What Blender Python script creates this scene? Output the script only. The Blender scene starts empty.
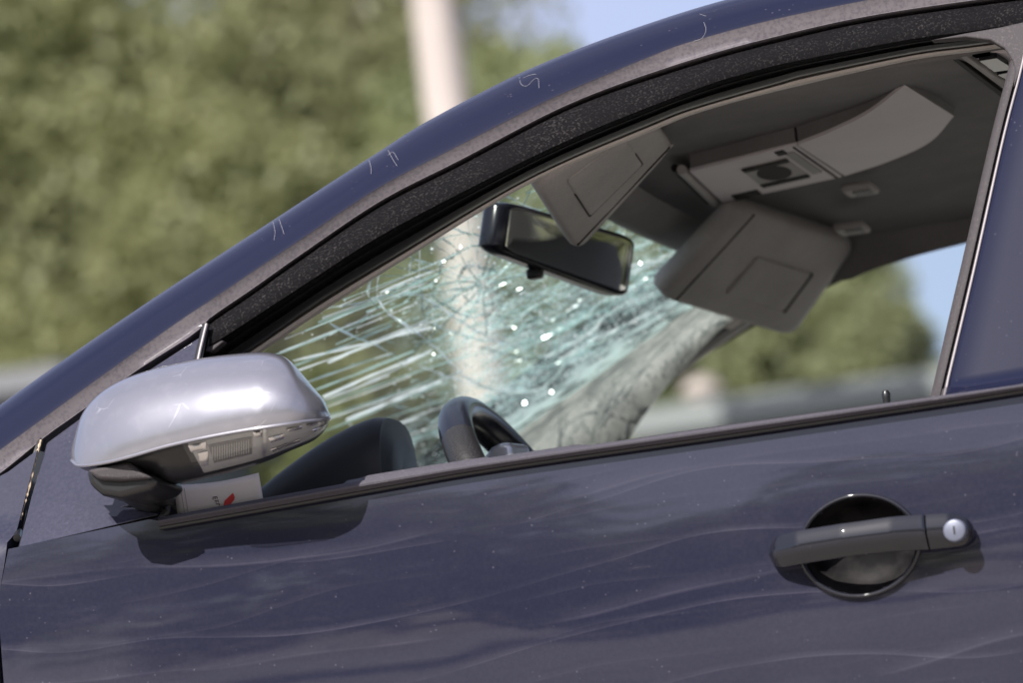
import bpy, bmesh, math, random
import numpy as np
from mathutils import Vector
R = math.radians
rnd = random.Random(7)
npr = np.random.RandomState(5)
scene = bpy.context.scene
col = scene.collection

# ------------------------------------------------------------------ camera
IW, IH = 1023., 683.
FPX = 4693.
CAM = np.array([1.1258, -4.5, 0.30])
YAW, PITCH, ROLL = R(15), 0.1647, R(5.5)
cF = np.array([-math.sin(YAW)*math.cos(PITCH), math.cos(YAW)*math.cos(PITCH), math.sin(PITCH)])
_r = np.array([math.cos(YAW), math.sin(YAW), 0.]); _u = np.cross(_r, cF)
cR = math.cos(ROLL)*_r - math.sin(ROLL)*_u
cU = math.sin(ROLL)*_r + math.cos(ROLL)*_u
cam = bpy.data.cameras.new('camera'); camo = bpy.data.objects.new('camera', cam); col.objects.link(camo)
from mathutils import Matrix
camo.matrix_world = Matrix(((cR[0], cU[0], -cF[0], CAM[0]), (cR[1], cU[1], -cF[1], CAM[1]),
                            (cR[2], cU[2], -cF[2], CAM[2]), (0, 0, 0, 1)))
cam.sensor_width = 36.; cam.lens = FPX*36./IW
cam.clip_start = .05; cam.clip_end = 3000
cam.dof.use_dof = True; cam.dof.focus_distance = 4.87; cam.dof.aperture_fstop = 5.6
scene.camera = camo

# ------------------------------------------------------------------ sky, sun, exposure
TOSUN = Vector((-.30, -1., .92)).normalized()
SUN_EL = math.asin(TOSUN.z)
world = bpy.data.worlds.new('World'); scene.world = world; world.use_nodes = True
wn = world.node_tree.nodes; wl = world.node_tree.links
sky = wn.new('ShaderNodeTexSky'); sky.sky_type = 'NISHITA'; sky.sun_disc = False
sky.sun_elevation = SUN_EL; sky.sun_rotation = math.atan2(TOSUN.x, TOSUN.y)
sky.dust_density = 2.2; sky.ozone_density = 5.0
wtc = wn.new('ShaderNodeTexCoord'); wno = wn.new('ShaderNodeTexNoise'); wno.inputs['Scale'].default_value = 2.6; wno.inputs['Detail'].default_value = 6; wno.inputs['Roughness'].default_value = .6
wrm = wn.new('ShaderNodeValToRGB'); wrm.color_ramp.elements[0].position = .30; wrm.color_ramp.elements[0].color = (.12, .12, .12, 1); wrm.color_ramp.elements[1].position = .72; wrm.color_ramp.elements[1].color = (.72, .72, .72, 1)
wmx = wn.new('ShaderNodeMix'); wmx.data_type = 'RGBA'; wmx.inputs[7].default_value = (4.9, 4.6, 5.9, 1)      # thin high cloud all round
wl.new(wtc.outputs['Generated'], wno.inputs['Vector']); wl.new(wno.outputs['Fac'], wrm.inputs[0]); wl.new(wrm.outputs[0], wmx.inputs[0])
wl.new(sky.outputs[0], wmx.inputs[6]); wl.new(wmx.outputs[2], wn['Background'].inputs[0]); wn['Background'].inputs[1].default_value = .078
sl = bpy.data.lights.new('sun', 'SUN'); sl.energy = 4.0; sl.angle = R(.5); sl.color = (1, .95, .88)
so = bpy.data.objects.new('sun', sl); col.objects.link(so); so.location = (-6, -14, 14)
so.rotation_euler = TOSUN.to_track_quat('Z', 'Y').to_euler()
scene.view_settings.view_transform = 'Standard'; scene.view_settings.look = 'None'
scene.view_settings.gamma = 1; scene.view_settings.use_curve_mapping = False
scene.view_settings.exposure = 1.15
scene.cycles.use_denoising = True
scene.cycles.max_bounces = 10; scene.cycles.transparent_max_bounces = 24
scene.cycles.caustics_reflective = False; scene.cycles.caustics_refractive = False

# ------------------------------------------------------------------ helpers
def ray(u, v): return cF + (u-IW/2)/FPX*cR - (v-IH/2)/FPX*cU
def at(u, v, Y):
    d = ray(u, v); return CAM + (Y-CAM[1])/d[1]*d
def atz(u, v, Z):
    d = ray(u, v); return CAM + (Z-CAM[2])/d[2]*d
WID = 1.50                                    # width between the two belt lines
ZB, TUM = .95, math.tan(R(24))
PZ = [.18, .26, .36, .45, .52, .60, .68, .74, .80, .84, .88, .92, .95]
PY = [.05, .012, -.012, -.020, -.012, -.012, -.0185, -.0243, -.0278, -.0288, -.0287, -.0274, -.0256]
_pt = np.linspace(PZ[0], PZ[-1], 600)
_m = np.gradient(np.array(PY), np.array(PZ))
def _herm(z):
    i = min(max(int(np.searchsorted(PZ, z))-1, 0), len(PZ)-2); h = PZ[i+1]-PZ[i]; t = (z-PZ[i])/h
    return (2*t**3-3*t*t+1)*PY[i]+(t**3-2*t*t+t)*h*_m[i]+(-2*t**3+3*t*t)*PY[i+1]+(t**3-t*t)*h*_m[i+1]
_py = np.array([_herm(z) for z in _pt])
def side_y(x, z):
    pc = .022*max(0., .25-x)**2 + .03*max(0., x-.6)**2
    if z >= ZB+.018*min(1., max(0., (x+.46)/.9)): return TUM*(z-ZB) - .004 + pc
    return float(np.interp(z, _pt, _py)) + pc
def on_side(u, v, off=0.):
    d = ray(u, v); Y = 0.
    for _ in range(40):
        P = CAM + (Y-CAM[1])/d[1]*d
        Yn = side_y(P[0], P[2]) + off
        if abs(Yn-Y) < 1e-7: break
        Y = Y + .75*(Yn-Y)
    return P
def mir(P): return (P[0], WID-P[1], P[2])

def resample(pts, n):
    """smooth curve through pts (any dimension), n points, even arc length"""
    p = np.array(pts, float)
    if len(p) > 2:
        out = []
        q = np.vstack([2*p[0]-p[1], p, 2*p[-1]-p[-2]])
        for i in range(1, len(q)-2):
            for t in np.linspace(0, 1, 16, endpoint=False):
                a, b, c, d = q[i-1], q[i], q[i+1], q[i+2]
                out.append(.5*(2*b+(c-a)*t+(2*a-5*b+4*c-d)*t*t+(3*b-a-3*c+d)*t**3))
        out.append(p[-1]); p = np.array(out)
    s = np.r_[0, np.cumsum(np.linalg.norm(np.diff(p, axis=0), axis=1))]
    t = np.linspace(0, s[-1], n)
    return np.stack([np.interp(t, s, p[:, k]) for k in range(p.shape[1])], 1)
def by_u(pts, us):
    p = resample(pts, 400); return np.stack([us, np.interp(us, p[:, 0], p[:, 1])], 1)

class MB:
    def __init__(s): s.v = []; s.f = []
    def add(s, vs, fs):
        o = len(s.v); s.v += [tuple(map(float, a)) for a in vs]; s.f += [tuple(i+o for i in f) for f in fs]; return s
    def grid(s, rows, close_u=False, close_v=False):
        m, n = len(rows), len(rows[0]); fs = []
        for i in range(m if close_v else m-1):
            for j in range(n if close_u else n-1):
                a, b = i*n+j, i*n+(j+1) % n; c, d = ((i+1) % m)*n+(j+1) % n, ((i+1) % m)*n+j
                fs.append((a, b, c, d))
        return s.add([p for r in rows for p in r], fs)
    def tube(s, path, rad, k=10, caps=True, up=None):
        path = [np.array(p, float) for p in path]; rows = []
        rad = rad if hasattr(rad, '__len__') else [rad]*len(path)
        for i, p in enumerate(path):
            t = path[min(i+1, len(path)-1)]-path[max(i-1, 0)]; t = t/(np.linalg.norm(t)+1e-12)
            a = np.cross(t, [0, 0, 1] if abs(t[2]) < .95 else [1, 0, 0]); a /= np.linalg.norm(a); b = np.cross(t, a)
            rows.append([p+rad[i]*(math.cos(q)*a+math.sin(q)*b) for q in np.linspace(0, 2*math.pi, k, endpoint=False)])
        o = len(s.v); s.grid(rows, close_u=True)
        if caps:
            s.f.append(tuple(range(o+k-1, o-1, -1))); e = o+(len(path)-1)*k; s.f.append(tuple(range(e, e+k)))
        return s
    def box(s, c, sz, ax=None):
        c = np.array(c, float); ax = np.eye(3) if ax is None else np.array(ax, float)
        vs = [c+.5*(i*sz[0]*ax[0]+j*sz[1]*ax[1]+k*sz[2]*ax[2]) for i in (-1, 1) for j in (-1, 1) for k in (-1, 1)]
        return s.add(vs, [(0, 1, 3, 2), (4, 6, 7, 5), (0, 4, 5, 1), (2, 3, 7, 6), (0, 2, 6, 4), (1, 5, 7, 3)])
    def prism(s, front, back):
        n = len(front)
        return s.add(list(front)+list(back), [tuple(range(n)), tuple(range(2*n-1, n-1, -1))] +
                     [(i, n+i, n+(i+1) % n, (i+1) % n) for i in range(n)])
    def build(s, name, m, parent=None, smooth=True, bevel=0., segs=2, angle=35, solid=0., sub=0):
        me = bpy.data.meshes.new(name); me.from_pydata(s.v, [], s.f); me.update()
        bm = bmesh.new(); bm.from_mesh(me); bmesh.ops.remove_doubles(bm, verts=bm.verts, dist=1e-6)
        bmesh.ops.recalc_face_normals(bm, faces=bm.faces); bm.to_mesh(me); bm.free()
        ms = m if isinstance(m, (list, tuple)) else [m]
        for q in ms: me.materials.append(q)
        o = bpy.data.objects.new(name, me); col.objects.link(o); o.parent = parent
        if smooth:
            for p in me.polygons: p.use_smooth = True
            me.set_sharp_from_angle(angle=R(angle))
        if sub:
            d = o.modifiers.new('sub', 'SUBSURF'); d.levels = sub; d.render_levels = sub
        if solid:
            d = o.modifiers.new('solid', 'SOLIDIFY'); d.thickness = solid; d.offset = 0
        if bevel:
            d = o.modifiers.new('bev', 'BEVEL'); d.width = bevel; d.segments = segs; d.limit_method = 'ANGLE'; d.angle_limit = R(30)
            d.harden_normals = False
        return o
def empty(name, loc=(0, 0, 0)):
    o = bpy.data.objects.new(name, None); col.objects.link(o); o.location = loc; o.empty_display_size = .2; return o
def tag(o, label=None, cat=None, group=None, kind=None):
    for k, v in (('label', label), ('category', cat), ('group', group), ('kind', kind)):
        if v: o[k] = v
    return o

# ------------------------------------------------------------------ materials
def mat(name, c=(.5, .5, .5), rough=.5, metal=0., coat=0., spec=.5, **kw):
    m = bpy.data.materials.new(name); m.use_nodes = True; b = m.node_tree.nodes['Principled BSDF']
    b.inputs['Base Color'].default_value = (*c, 1); b.inputs['Roughness'].default_value = rough
    b.inputs['Metallic'].default_value = metal; b.inputs['Coat Weight'].default_value = coat
    b.inputs['Coat Roughness'].default_value = kw.get('coat_rough', .04)
    b.inputs['Specular IOR Level'].default_value = spec
    return m
class NT:
    def __init__(s, m): s.t = m.node_tree; s.b = s.t.nodes.get('Principled BSDF'); s.tc = s.n('ShaderNodeTexCoord')
    def n(s, ty, **kw):
        x = s.t.nodes.new(ty)
        for k, v in kw.items(): setattr(x, k, v)
        return x
    def l(s, a, b): s.t.links.new(a, b)
    def map(s, scale=(1, 1, 1), rot=(0, 0, 0)):
        m = s.n('ShaderNodeMapping'); m.inputs['Scale'].default_value = scale; m.inputs['Rotation'].default_value = rot
        s.l(s.tc.outputs['Object'], m.inputs[0]); return m.outputs[0]
    def noise(s, vec, scale, detail=3, rough=.55, dist=0.):
        x = s.n('ShaderNodeTexNoise'); x.inputs['Scale'].default_value = scale; x.inputs['Detail'].default_value = detail
        x.inputs['Roughness'].default_value = rough; x.inputs['Distortion'].default_value = dist
        s.l(vec, x.inputs['Vector']); return x.outputs['Fac']
    def ramp(s, fac, stops):
        x = s.n('ShaderNodeValToRGB'); e = x.color_ramp.elements
        while len(e) < len(stops): e.new(.5)
        for q, (p, c) in zip(e, stops):
            q.position = p; q.color = (c, c, c, 1) if not hasattr(c, '__len__') else (*c, 1)
        s.l(fac, x.inputs[0]); return x.outputs[0]
    def math(s, op, a, b=None, clamp=False):
        x = s.n('ShaderNodeMath', operation=op); x.use_clamp = clamp
        for i, q in enumerate((a, b)):
            if q is None: continue
            if isinstance(q, (int, float)): x.inputs[i].default_value = q
            else: s.l(q, x.inputs[i])
        return x.outputs[0]
    def mix(s, fac, a, b):
        x = s.n('ShaderNodeMix', data_type='RGBA')
        for i, q in ((0, fac), (6, a), (7, b)):
            if isinstance(q, (int, float)): x.inputs[i].default_value = q
            elif isinstance(q, tuple): x.inputs[i].default_value = (*q, 1)
            else: s.l(q, x.inputs[i])
        return x.outputs[2]
    def bump(s, h, strength, dist=.002):
        x = s.n('ShaderNodeBump'); x.inputs['Strength'].default_value = strength; x.inputs['Distance'].default_value = dist
        s.l(h, x.inputs['Height']); s.l(x.outputs[0], s.b.inputs['Normal'])

def car_paint(name, dust, streaks=0., coat=1., base=(.0048, .0062, .0205), film_c=(.128, .122, .160)):
    m = mat(name, (.012, .016, .055), .5, .0, 1., .08); k = NT(m); o = k.map()
    # metallic flake sparkle kept very low, dust film, dried water lines and specks
    big = k.ramp(k.noise(o, 3.2, 5, .6), [(.3, .35 if dust < .6 else .8), (.75, 1.)])
    fine = k.ramp(k.noise(o, 260, 2), [(.35, .6), (.7, 1.)])
    film = k.math('MULTIPLY', k.math('MULTIPLY', big, fine), dust)
    vor = k.n('ShaderNodeTexVoronoi'); vor.inputs['Scale'].default_value = 130; k.l(o, vor.inputs['Vector'])
    speck = k.ramp(vor.outputs['Distance'], [(.0, 1.), (.10, .8), (.17, 0.)])
    spm = k.ramp(k.noise(o, 47, 1), [(.56, 0.), (.66, 1.)])
    film = k.math('ADD', film, k.math('MULTIPLY', k.math('MULTIPLY', speck, spm), .32))
    if streaks:
        sx = k.n('ShaderNodeSeparateXYZ'); k.l(o, sx.inputs[0])
        def lines(freq, amp, slope, width, seed, st):
            mp = k.map((1.5, .4, 1.6)); mm = k.n('ShaderNodeVectorMath', operation='ADD'); k.l(mp, mm.inputs[0]); mm.inputs[1].default_value = (seed, seed*1.7, seed*.3)
            w = k.noise(mm.outputs[0], 1.3, 2.2, .35)
            w2 = k.noise(mm.outputs[0], 3.1, 4, .6)
            zz = k.math('ADD', k.math('ADD', sx.outputs[2], k.math('MULTIPLY', w, amp)), k.math('MULTIPLY', sx.outputs[0], -slope))
            fr = k.math('FRACT', k.math('MULTIPLY', zz, freq))
            ln = k.ramp(fr, [(.5-width*.6, 0.), (.5-width*.1, 1.), (.5+width*.15, .5), (.5+width*2.4, 0.)])
            fade = k.ramp(w2, [(.40, 0.), (.62, 1.)])
            return k.math('MULTIPLY', k.math('MULTIPLY', ln, fade), st)
        film = k.math('ADD', film, lines(15., .13, .012, .035, 3.1, .20*streaks))
        film = k.math('ADD', film, lines(10., .10, .03, .05, 9.7, .17*streaks))
        film = k.math('ADD', film, lines(24., .16, .02, .05, 5.3, .06*streaks))
    film = k.math('MINIMUM', film, .85)
    k.l(k.mix(film, base, film_c), k.b.inputs['Base Color'])
    k.l(k.ramp(film, [(0., .5), (.6, .9)]), k.b.inputs['Roughness'])
    k.l(k.ramp(film, [(0., coat), (.7, .45*coat)]), k.b.inputs['Coat Weight'])
    k.b.inputs['Coat IOR'].default_value = 1.5
    cb = k.n('ShaderNodeBump'); cb.inputs['Strength'].default_value = .35; cb.inputs['Distance'].default_value = .004; k.l(k.noise(k.map((1, 1, 1.6)), 4.5, 1.5, .4), cb.inputs['Height']); k.l(cb.outputs[0], k.b.inputs['Coat Normal'])
    k.bump(k.noise(o, 900, 1), .015, .0005)
    return m
M = {}
M['paint'] = car_paint('blue paint', .012, coat=.5)
M['paint_door'] = car_paint('dusty blue paint', .10, 1.05)
M['rail_low'] = car_paint('dusty rail paint', 1.15, film_c=(.125, .112, .12))
M['paint_handle'] = car_paint('handle paint', .015, base=(.006, .0065, .011))
M['paint_grey'] = car_paint('dusty sail paint', .34)

def speckled(name, c, c2, rough, amt=.4, scale=420, **kw):
    m = mat(name, c, rough, **kw); k = NT(m); o = k.map()
    f = k.ramp(k.noise(o, scale, 2, .7), [(.52, 0.), (.72, 1.)]); g = k.ramp(k.noise(o, 14, 3), [(.35, .25), (.7, 1.)])
    k.l(k.mix(k.math('MULTIPLY', k.math('MULTIPLY', f, g), amt), c, c2), k.b.inputs['Base Color']); k.bump(k.noise(o, scale, 2), .25, .0006)
    return m
M['textured'] = speckled('grained black trim', (.0045, .0043, .0052), (.20, .18, .18), .8, .2, spec=.06)
M['seal_grey'] = speckled('weathered grey rubber', (.045, .040, .043), (.16, .14, .14), .7, .4, spec=.2)
M['rubber'] = speckled('black rubber', (.011, .011, .012), (.12, .11, .11), .38, .15)
M['belt'] = speckled('belt moulding', (.060, .056, .068), (.2, .18, .19), .62, .3, spec=.2)
def fabric(name, c, rough=.85, scale=600, amt=.2):
    m = mat(name, c, rough, spec=.25); k = NT(m); o = k.map()
    f = k.noise(o, scale, 2); g = k.noise(o, 9, 3)
    dk = tuple(q*(1-amt) for q in c); lt = tuple(q*(1+amt) for q in c)
    k.l(k.mix(k.ramp(k.math('ADD', k.math('MULTIPLY', f, .5), k.math('MULTIPLY', g, .5)), [(.35, 0.), (.65, 1.)]), dk, lt), k.b.inputs['Base Color'])
    k.bump(f, .2, .0008); return m
M['headliner'] = fabric('headliner cloth', (.215, .205, .203))
M['visor'] = fabric('visor vinyl', (.40, .375, .36), .6)
M['visor_dark'] = fabric('visor vinyl grey', (.37, .352, .342), .6)
M['console'] = fabric('console plastic', (.72, .66, .67), .5, 800, .06)
M['console_dark'] = fabric('console dark plastic', (.018, .017, .017), .5, 500, .1)
M['pillar_trim'] = fabric('pillar trim plastic', (.19, .187, .184), .6, 700, .08)
M['opening_trim'] = fabric('opening edge trim', (.58, .53, .49), .6, 500, .1)
M['seat'] = fabric('seat cloth', (.24, .235, .23), .9)
M['carpet'] = fabric('carpet', (.22, .21, .20), .95)
M['dash'] = fabric('dashboard plastic', (.012, .012, .014), .45, 900, .1)
M['door_card'] = fabric('door card', (.30, .29, .28), .7)
M['console_dark'].node_tree.nodes['Principled BSDF'].inputs['Specular IOR Level'].default_value = .02
M['black'] = mat('black plastic', (.010, .010, .011), .3)
M['gloss_black'] = mat('gloss black', (.008, .008, .012), .2, spec=.35)
M['under'] = mat('dark underbody', (.02, .02, .02), .8)
M['chrome'] = mat('bright metal edge', (.75, .73, .74), .25, 1.)
M['edge'] = mat('scuffed edge', (.22, .20, .21), .5, .2)
M['lock'] = mat('lock silver', (.12, .13, .175), .42, .3)
M['mirror'] = mat('mirror silver', (.78, .80, .80), .01, 1.)
M['rim'] = mat('alloy', (.5, .5, .52), .3, .9)
M['tyre'] = fabric('tyre rubber', (.025, .025, .025), .8)
M['spoke'] = mat('satin silver plastic', (.50, .50, .52), .33, .55)
def leather():
    m = mat('perforated leather', (.014, .013, .014), .38); k = NT(m); o = k.map()
    v = k.n('ShaderNodeTexVoronoi'); v.inputs['Scale'].default_value = 330; v.inputs['Randomness'].default_value = .15; k.l(o, v.inputs['Vector'])
    d = k.ramp(v.outputs['Distance'], [(.22, 1.), (.34, 0.)])
    k.l(k.mix(d, (.016, .015, .016), (.003, .003, .003)), k.b.inputs['Base Color']); k.bump(k.math('SUBTRACT', 1., d), .5, .001); return m
M['leather'] = leather()
M['smooth_leather'] = mat('smooth leather', (.010, .011, .018), .24)
def silver():
    m = mat('silver mirror paint', (.27, .268, .30), .30, .65, .8, coat_rough=.06); k = NT(m); o = k.map()
    vv = k.n('ShaderNodeTexVoronoi'); vv.feature = 'DISTANCE_TO_EDGE'; vv.inputs['Scale'].default_value = 26; k.l(k.map((1, 1, 1)), vv.inputs['Vector'])
    sc = k.math('MULTIPLY', k.ramp(vv.outputs['Distance'], [(.0, 1.), (.012, 0.)]), k.ramp(k.noise(o, 24, 3), [(.56, 0.), (.64, 1.)]))
    du = k.math('MULTIPLY', k.ramp(k.noise(o, 60, 4), [(.5, 0.), (.8, 1.)]), .10)
    k.l(k.mix(k.math('MAXIMUM', k.math('MULTIPLY', sc, .6), du), (.27, .268, .30), (.65, .63, .66)), k.b.inputs['Base Color']); return m
M['silver'] = silver()
def sheet_glass(name, tint, gloss=.06):
    m = bpy.data.materials.new(name); m.use_nodes = True; t = m.node_tree; t.nodes.clear()
    out = t.nodes.new('ShaderNodeOutputMaterial'); mx = t.nodes.new('ShaderNodeMixShader')
    tr = t.nodes.new('ShaderNodeBsdfTransparent'); gl = t.nodes.new('ShaderNodeBsdfGlossy'); lw = t.nodes.new('ShaderNodeLayerWeight')
    tr.inputs[0].default_value = (*tint, 1); gl.inputs['Roughness'].default_value = .01; lw.inputs[0].default_value = .5
    pw = t.nodes.new('ShaderNodeMath'); pw.operation = 'POWER'; pw.inputs[1].default_value = 4.; ml = t.nodes.new('ShaderNodeMath'); ml.operation = 'MULTIPLY_ADD'; ml.inputs[1].default_value = .55; ml.inputs[2].default_value = .05
    t.links.new(lw.outputs['Facing'], pw.inputs[0]); t.links.new(pw.outputs[0], ml.inputs[0]); t.links.new(ml.outputs[0], mx.inputs[0]); t.links.new(tr.outputs[0], mx.inputs[1]); t.links.new(gl.outputs[0], mx.inputs[2])
    t.links.new(mx.outputs[0], out.inputs[0]); return m
M['glass'] = sheet_glass('window glass', (.88, .93, .90))

# ------------------------------------------------------------------ windscreen surface
def ws_x(y, z): return -.060 - (1.36-z)/.46 - .10*(1-((y-.75)/.60)**2)
def ws_yn(z): return .152 + (z-1.183)*.33
def on_ws(u, v, off=0.):
    d = ray(u, v); lo, hi = (0.-CAM[1])/d[1], (1.6-CAM[1])/d[1]
    ts = np.linspace(lo, hi, 240); P = CAM+ts[:, None]*d
    g = P[:, 0]-(-.060-(1.36-P[:, 2])/.46-.10*(1-((P[:, 1]-.75)/.60)**2))-off
    s = np.where(g[:-1]*g[1:] <= 0)[0]
    if not len(s): return None
    i = s[-1]; w = g[i]/(g[i]-g[i+1]); Q = P[i]+w*(P[i+1]-P[i])
    yn = ws_yn(Q[2])+.012
    return Q if yn < Q[1] < WID-yn and Q[2] < 1.35 else None

# ================================================================== SETTING
def ground_mat():
    m = mat('dusty ground', (.2, .18, .16), .9); k = NT(m); o = k.map()
    k.l(k.ramp(k.noise(o, .35, 8, .65), [(.3, (.26, .235, .21)), (.5, (.33, .30, .265)), (.75, (.40, .365, .325))]), k.b.inputs['Base Color'])
    k.bump(k.noise(o, 40, 6), .5, .02); return m
tag(MB().grid([[(-900+i*150, -900+j*150, 0) for i in range(13)] for j in range(13)]).build('ground', ground_mat(), None, False), 'dry dusty open ground', kind='structure')

def cladding(name, c):
    m = mat(name, c, .55); k = NT(m); o = k.map()
    k.l(k.mix(k.noise(o, .6, 4), tuple(q*.85 for q in c), tuple(q*1.1 for q in c)), k.b.inputs['Base Color']); return m
def building(name, label, x0, x1, y0, y1, h, c, panel, roofc):
    e = empty(name, ((x0+x1)/2, y0, 0)); tag(e, label, 'building')
    ox, oy = (x0+x1)/2, y0
    wm = cladding(name+' wall', c)
    MB().box(((x0+x1)/2-ox, (y0+y1)/2-oy+.05, h/2), (x1-x0, y1-y0-.1, h)).build('wall', wm, e, False)
    n = max(2, int((x1-x0)/panel)); w = (x1-x0)/n
    for i in range(n):
        MB().box((x0+(i+.5)*w-ox, -.02, h/2), (w-.05, .12, h-.3)).build('panel', wm, e, False)
    MB().box(((x0+x1)/2-ox, (y0+y1)/2-oy, h+.12), (x1-x0+.5, y1-y0+.5, .24)).build('roof', cladding(name+' roof', roofc), e, False)
    for i in range(n):
        if i % 2 == 0:
            f = MB().box((x0+(i+.5)*w-ox, -.10, h*.45), (w*.6, .06, 1.2)).build('window', M['black'], e, False)
            MB().box((x0+(i+.5)*w-ox, -.135, h*.45), (w*.6-.16, .02, 1.04)).build('pane', M['gloss_black'], f, False)
    return e
pL = at(25, 372, 38); pR = at(720, 402, 36)
building('warehouse', 'long grey blue warehouse with a flat roof behind the bonnet end', pL[0]-12, pL[0]+.25, 38, 44, pL[2]-.24, (.085, .095, .115), 1.2, (.11, .115, .125))
building('storage_shed', 'low grey blue storage shed seen through the far side window', at(655, 402, 36)[0], pR[0]+7, 36, 41, pR[2]-.24, (.14, .155, .165), 1.2, (.17, .18, .185))
# pale vent cowl on the shed roof
pv = at(704, 416, 36.8)
ve = empty('roof_vent', (pv[0], 36.8, pR[2])); tag(ve, 'pale round topped vent cowl on the shed roof', 'vent')
MB().tube([(0, 0, 0), (0, 0, .25)], .15, 20).build('stack', cladding('vent', (.34, .28, .25)), ve)
MB().grid([[(.2*math.cos(b)*math.cos(a), .2*math.cos(b)*math.sin(a), .22+.16*math.sin(b)) for a in np.linspace(0, 2*math.pi, 20, endpoint=False)] for b in np.linspace(0, 1.5, 7)], close_u=True).build('cowl', cladding('cowl', (.36, .30, .27)), ve)

# pole
def pole_mat():
    m = mat('pale concrete', (.62, .56, .52), .8); k = NT(m); o = k.map((1, 1, .25))
    k.l(k.ramp(k.noise(o, 3, 5), [(.35, (.28, .25, .23)), (.7, (.40, .355, .33))]), k.b.inputs['Base Color']); return m
pa, pb = at(437, 30, 30), at(484, 390, 30)
dirp = (pa-pb)/(pa[2]-pb[2]); base = pb-dirp*pb[2]
pe = empty('utility_pole', base); tag(pe, 'tall pale concrete utility pole in front of the trees', 'pole')
MB().tube([dirp*h for h in (0, 4, 8, 12)], [.21, .195, .18, .165], 24).build('shaft', pole_mat(), pe)
MB().box(dirp*11.6, (1.9, .12, .12)).build('crossarm', pole_mat(), pe, False)
for q in (-.8, 0, .8): MB().tube([dirp*11.66+np.array([q, 0, 0]), dirp*11.9+np.array([q, 0, 0])], [.05, .03], 10).build('insulator', M['black'], pe)

# trees
def leaf_mat(name, c1, c2):
    m = bpy.data.materials.new(name); m.use_nodes = True; k = NT(m); o = k.map()
    b = k.b; b.inputs['Roughness'].default_value = .5
    k.l(k.ramp(k.noise(o, .9, 4, .7), [(.32, c1), (.68, c2)]), b.inputs['Base Color'])
    tr = k.n('ShaderNodeBsdfTranslucent'); tr.inputs[0].default_value = (*[q*1.2 for q in c2], 1)
    mx = k.n('ShaderNodeMixShader'); mx.inputs[0].default_value = .5
    k.l(b.outputs[0], mx.inputs[1]); k.l(tr.outputs[0], mx.inputs[2]); k.l(mx.outputs[0], k.t.nodes['Material Output'].inputs[0]); return m
LEAF = [leaf_mat('olive leaf', (.185, .205, .10), (.30, .31, .155)), leaf_mat('green leaf', (.16, .19, .092), (.27, .295, .145)), leaf_mat('pale leaf', (.175, .19, .10), (.30, .305, .165))]
BARK = fabric('bark', (.14, .11, .085), .9, 30, .3)
def tree(name, label, base, top, rx, rz, kind, seed, n=44000, leaf=.10):
    g = np.random.RandomState(seed); rr = random.Random(seed)
    e = empty(name, base); tag(e, label, 'tree', 'trees behind the car')
    h = top; cz = top-rz
    tr = MB(); path = [(0, 0, -.1), (.1, .05, h*.25), (-.05, .1, h*.5), (.1, 0, h*.8)]
    tr.tube(resample(path, 10), np.linspace(.28, .06, 10), 10)
    lim = []
    for i in range(11):
        a = rr.uniform(0, 6.28); z0 = h*rr.uniform(.25, .65); L = rx*rr.uniform(.6, .95)
        p0 = np.array([0, 0, z0]); p2 = np.array([math.cos(a)*L, math.sin(a)*L, z0+rr.uniform(.15, .35)*h])
        p2[2] = min(p2[2], top-.5); p1 = (p0+p2)/2+np.array([0, 0, -.25])
        tr.tube(resample([p0, p1, p2], 7), np.linspace(.10, .02, 7), 7); lim.append(p2)
    tr.build('trunk', BARK, e)
    # clumps
    cl = []
    while len(cl) < 150:
        p = g.uniform(-1, 1, 3); r = np.linalg.norm(p)
        if r > 1 or r < .35: continue
        cl.append((p*np.array([rx, rx, rz])*.92, g.uniform(.4, .85)*rx*.42))
    cen = np.array([c for c, _ in cl]); rad = np.array([r for _, r in cl])
    idx = g.randint(0, len(cl), n); d = g.normal(size=(n, 3)); d /= np.linalg.norm(d, axis=1)[:, None]
    P = cen[idx]+d*(rad[idx]*g.uniform(.25, 1, n)**.5)[:, None]; P[:, 2] += cz
    a = g.normal(size=(n, 3)); a /= np.linalg.norm(a, axis=1)[:, None]
    b = np.cross(a, g.normal(size=(n, 3))); b /= np.linalg.norm(b, axis=1)[:, None]
    s = leaf*g.uniform(.6, 1.3, n)[:, None]
    V = np.stack([P-a*s, P+b*s*.5, P+a*s, P-b*s*.5], 1).reshape(-1, 3)
    me = bpy.data.meshes.new('crown'); me.from_pydata(V.tolist(), [], np.arange(4*n).reshape(-1, 4).tolist()); me.materials.append(LEAF[kind])
    o = bpy.data.objects.new('crown', me); col.objects.link(o); o.parent = e
    return e
def tree_at(u, vtop, Y, rx, rz, kind, seed, label, **kw):
    p = at(u, vtop, Y); return tree('leafy_tree', label, (p[0], Y, 0), p[2], rx, rz, kind, seed, **kw)
tree_at(95, -150, 49, 3.3, 5.2, 0, 11, 'broad olive green tree at the left edge of the photo')
tree_at(-70, -60, 52, 3.4, 4.8, 1, 12, 'dark green tree mostly cut off by the left edge')
tree_at(310, -190, 51, 3.0, 5.6, 2, 13, 'tall pale olive tree just left of the pole')
tree_at(235, 120, 47.5, 2.2, 3.6, 0, 17, 'low bushy olive tree between the two big left trees')
tree_at(500, 40, 49, 2.4, 3.8, 1, 14, 'green tree behind the pole under the patch of sky')
tree_at(690, 90, 55, 2.4, 4.2, 0, 15, 'tree behind the roof, seen through the cracked windscreen')
tree_at(815, 285, 47, 1.75, 2.6, 2, 16, 'pale green tree seen through the far side window')

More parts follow.
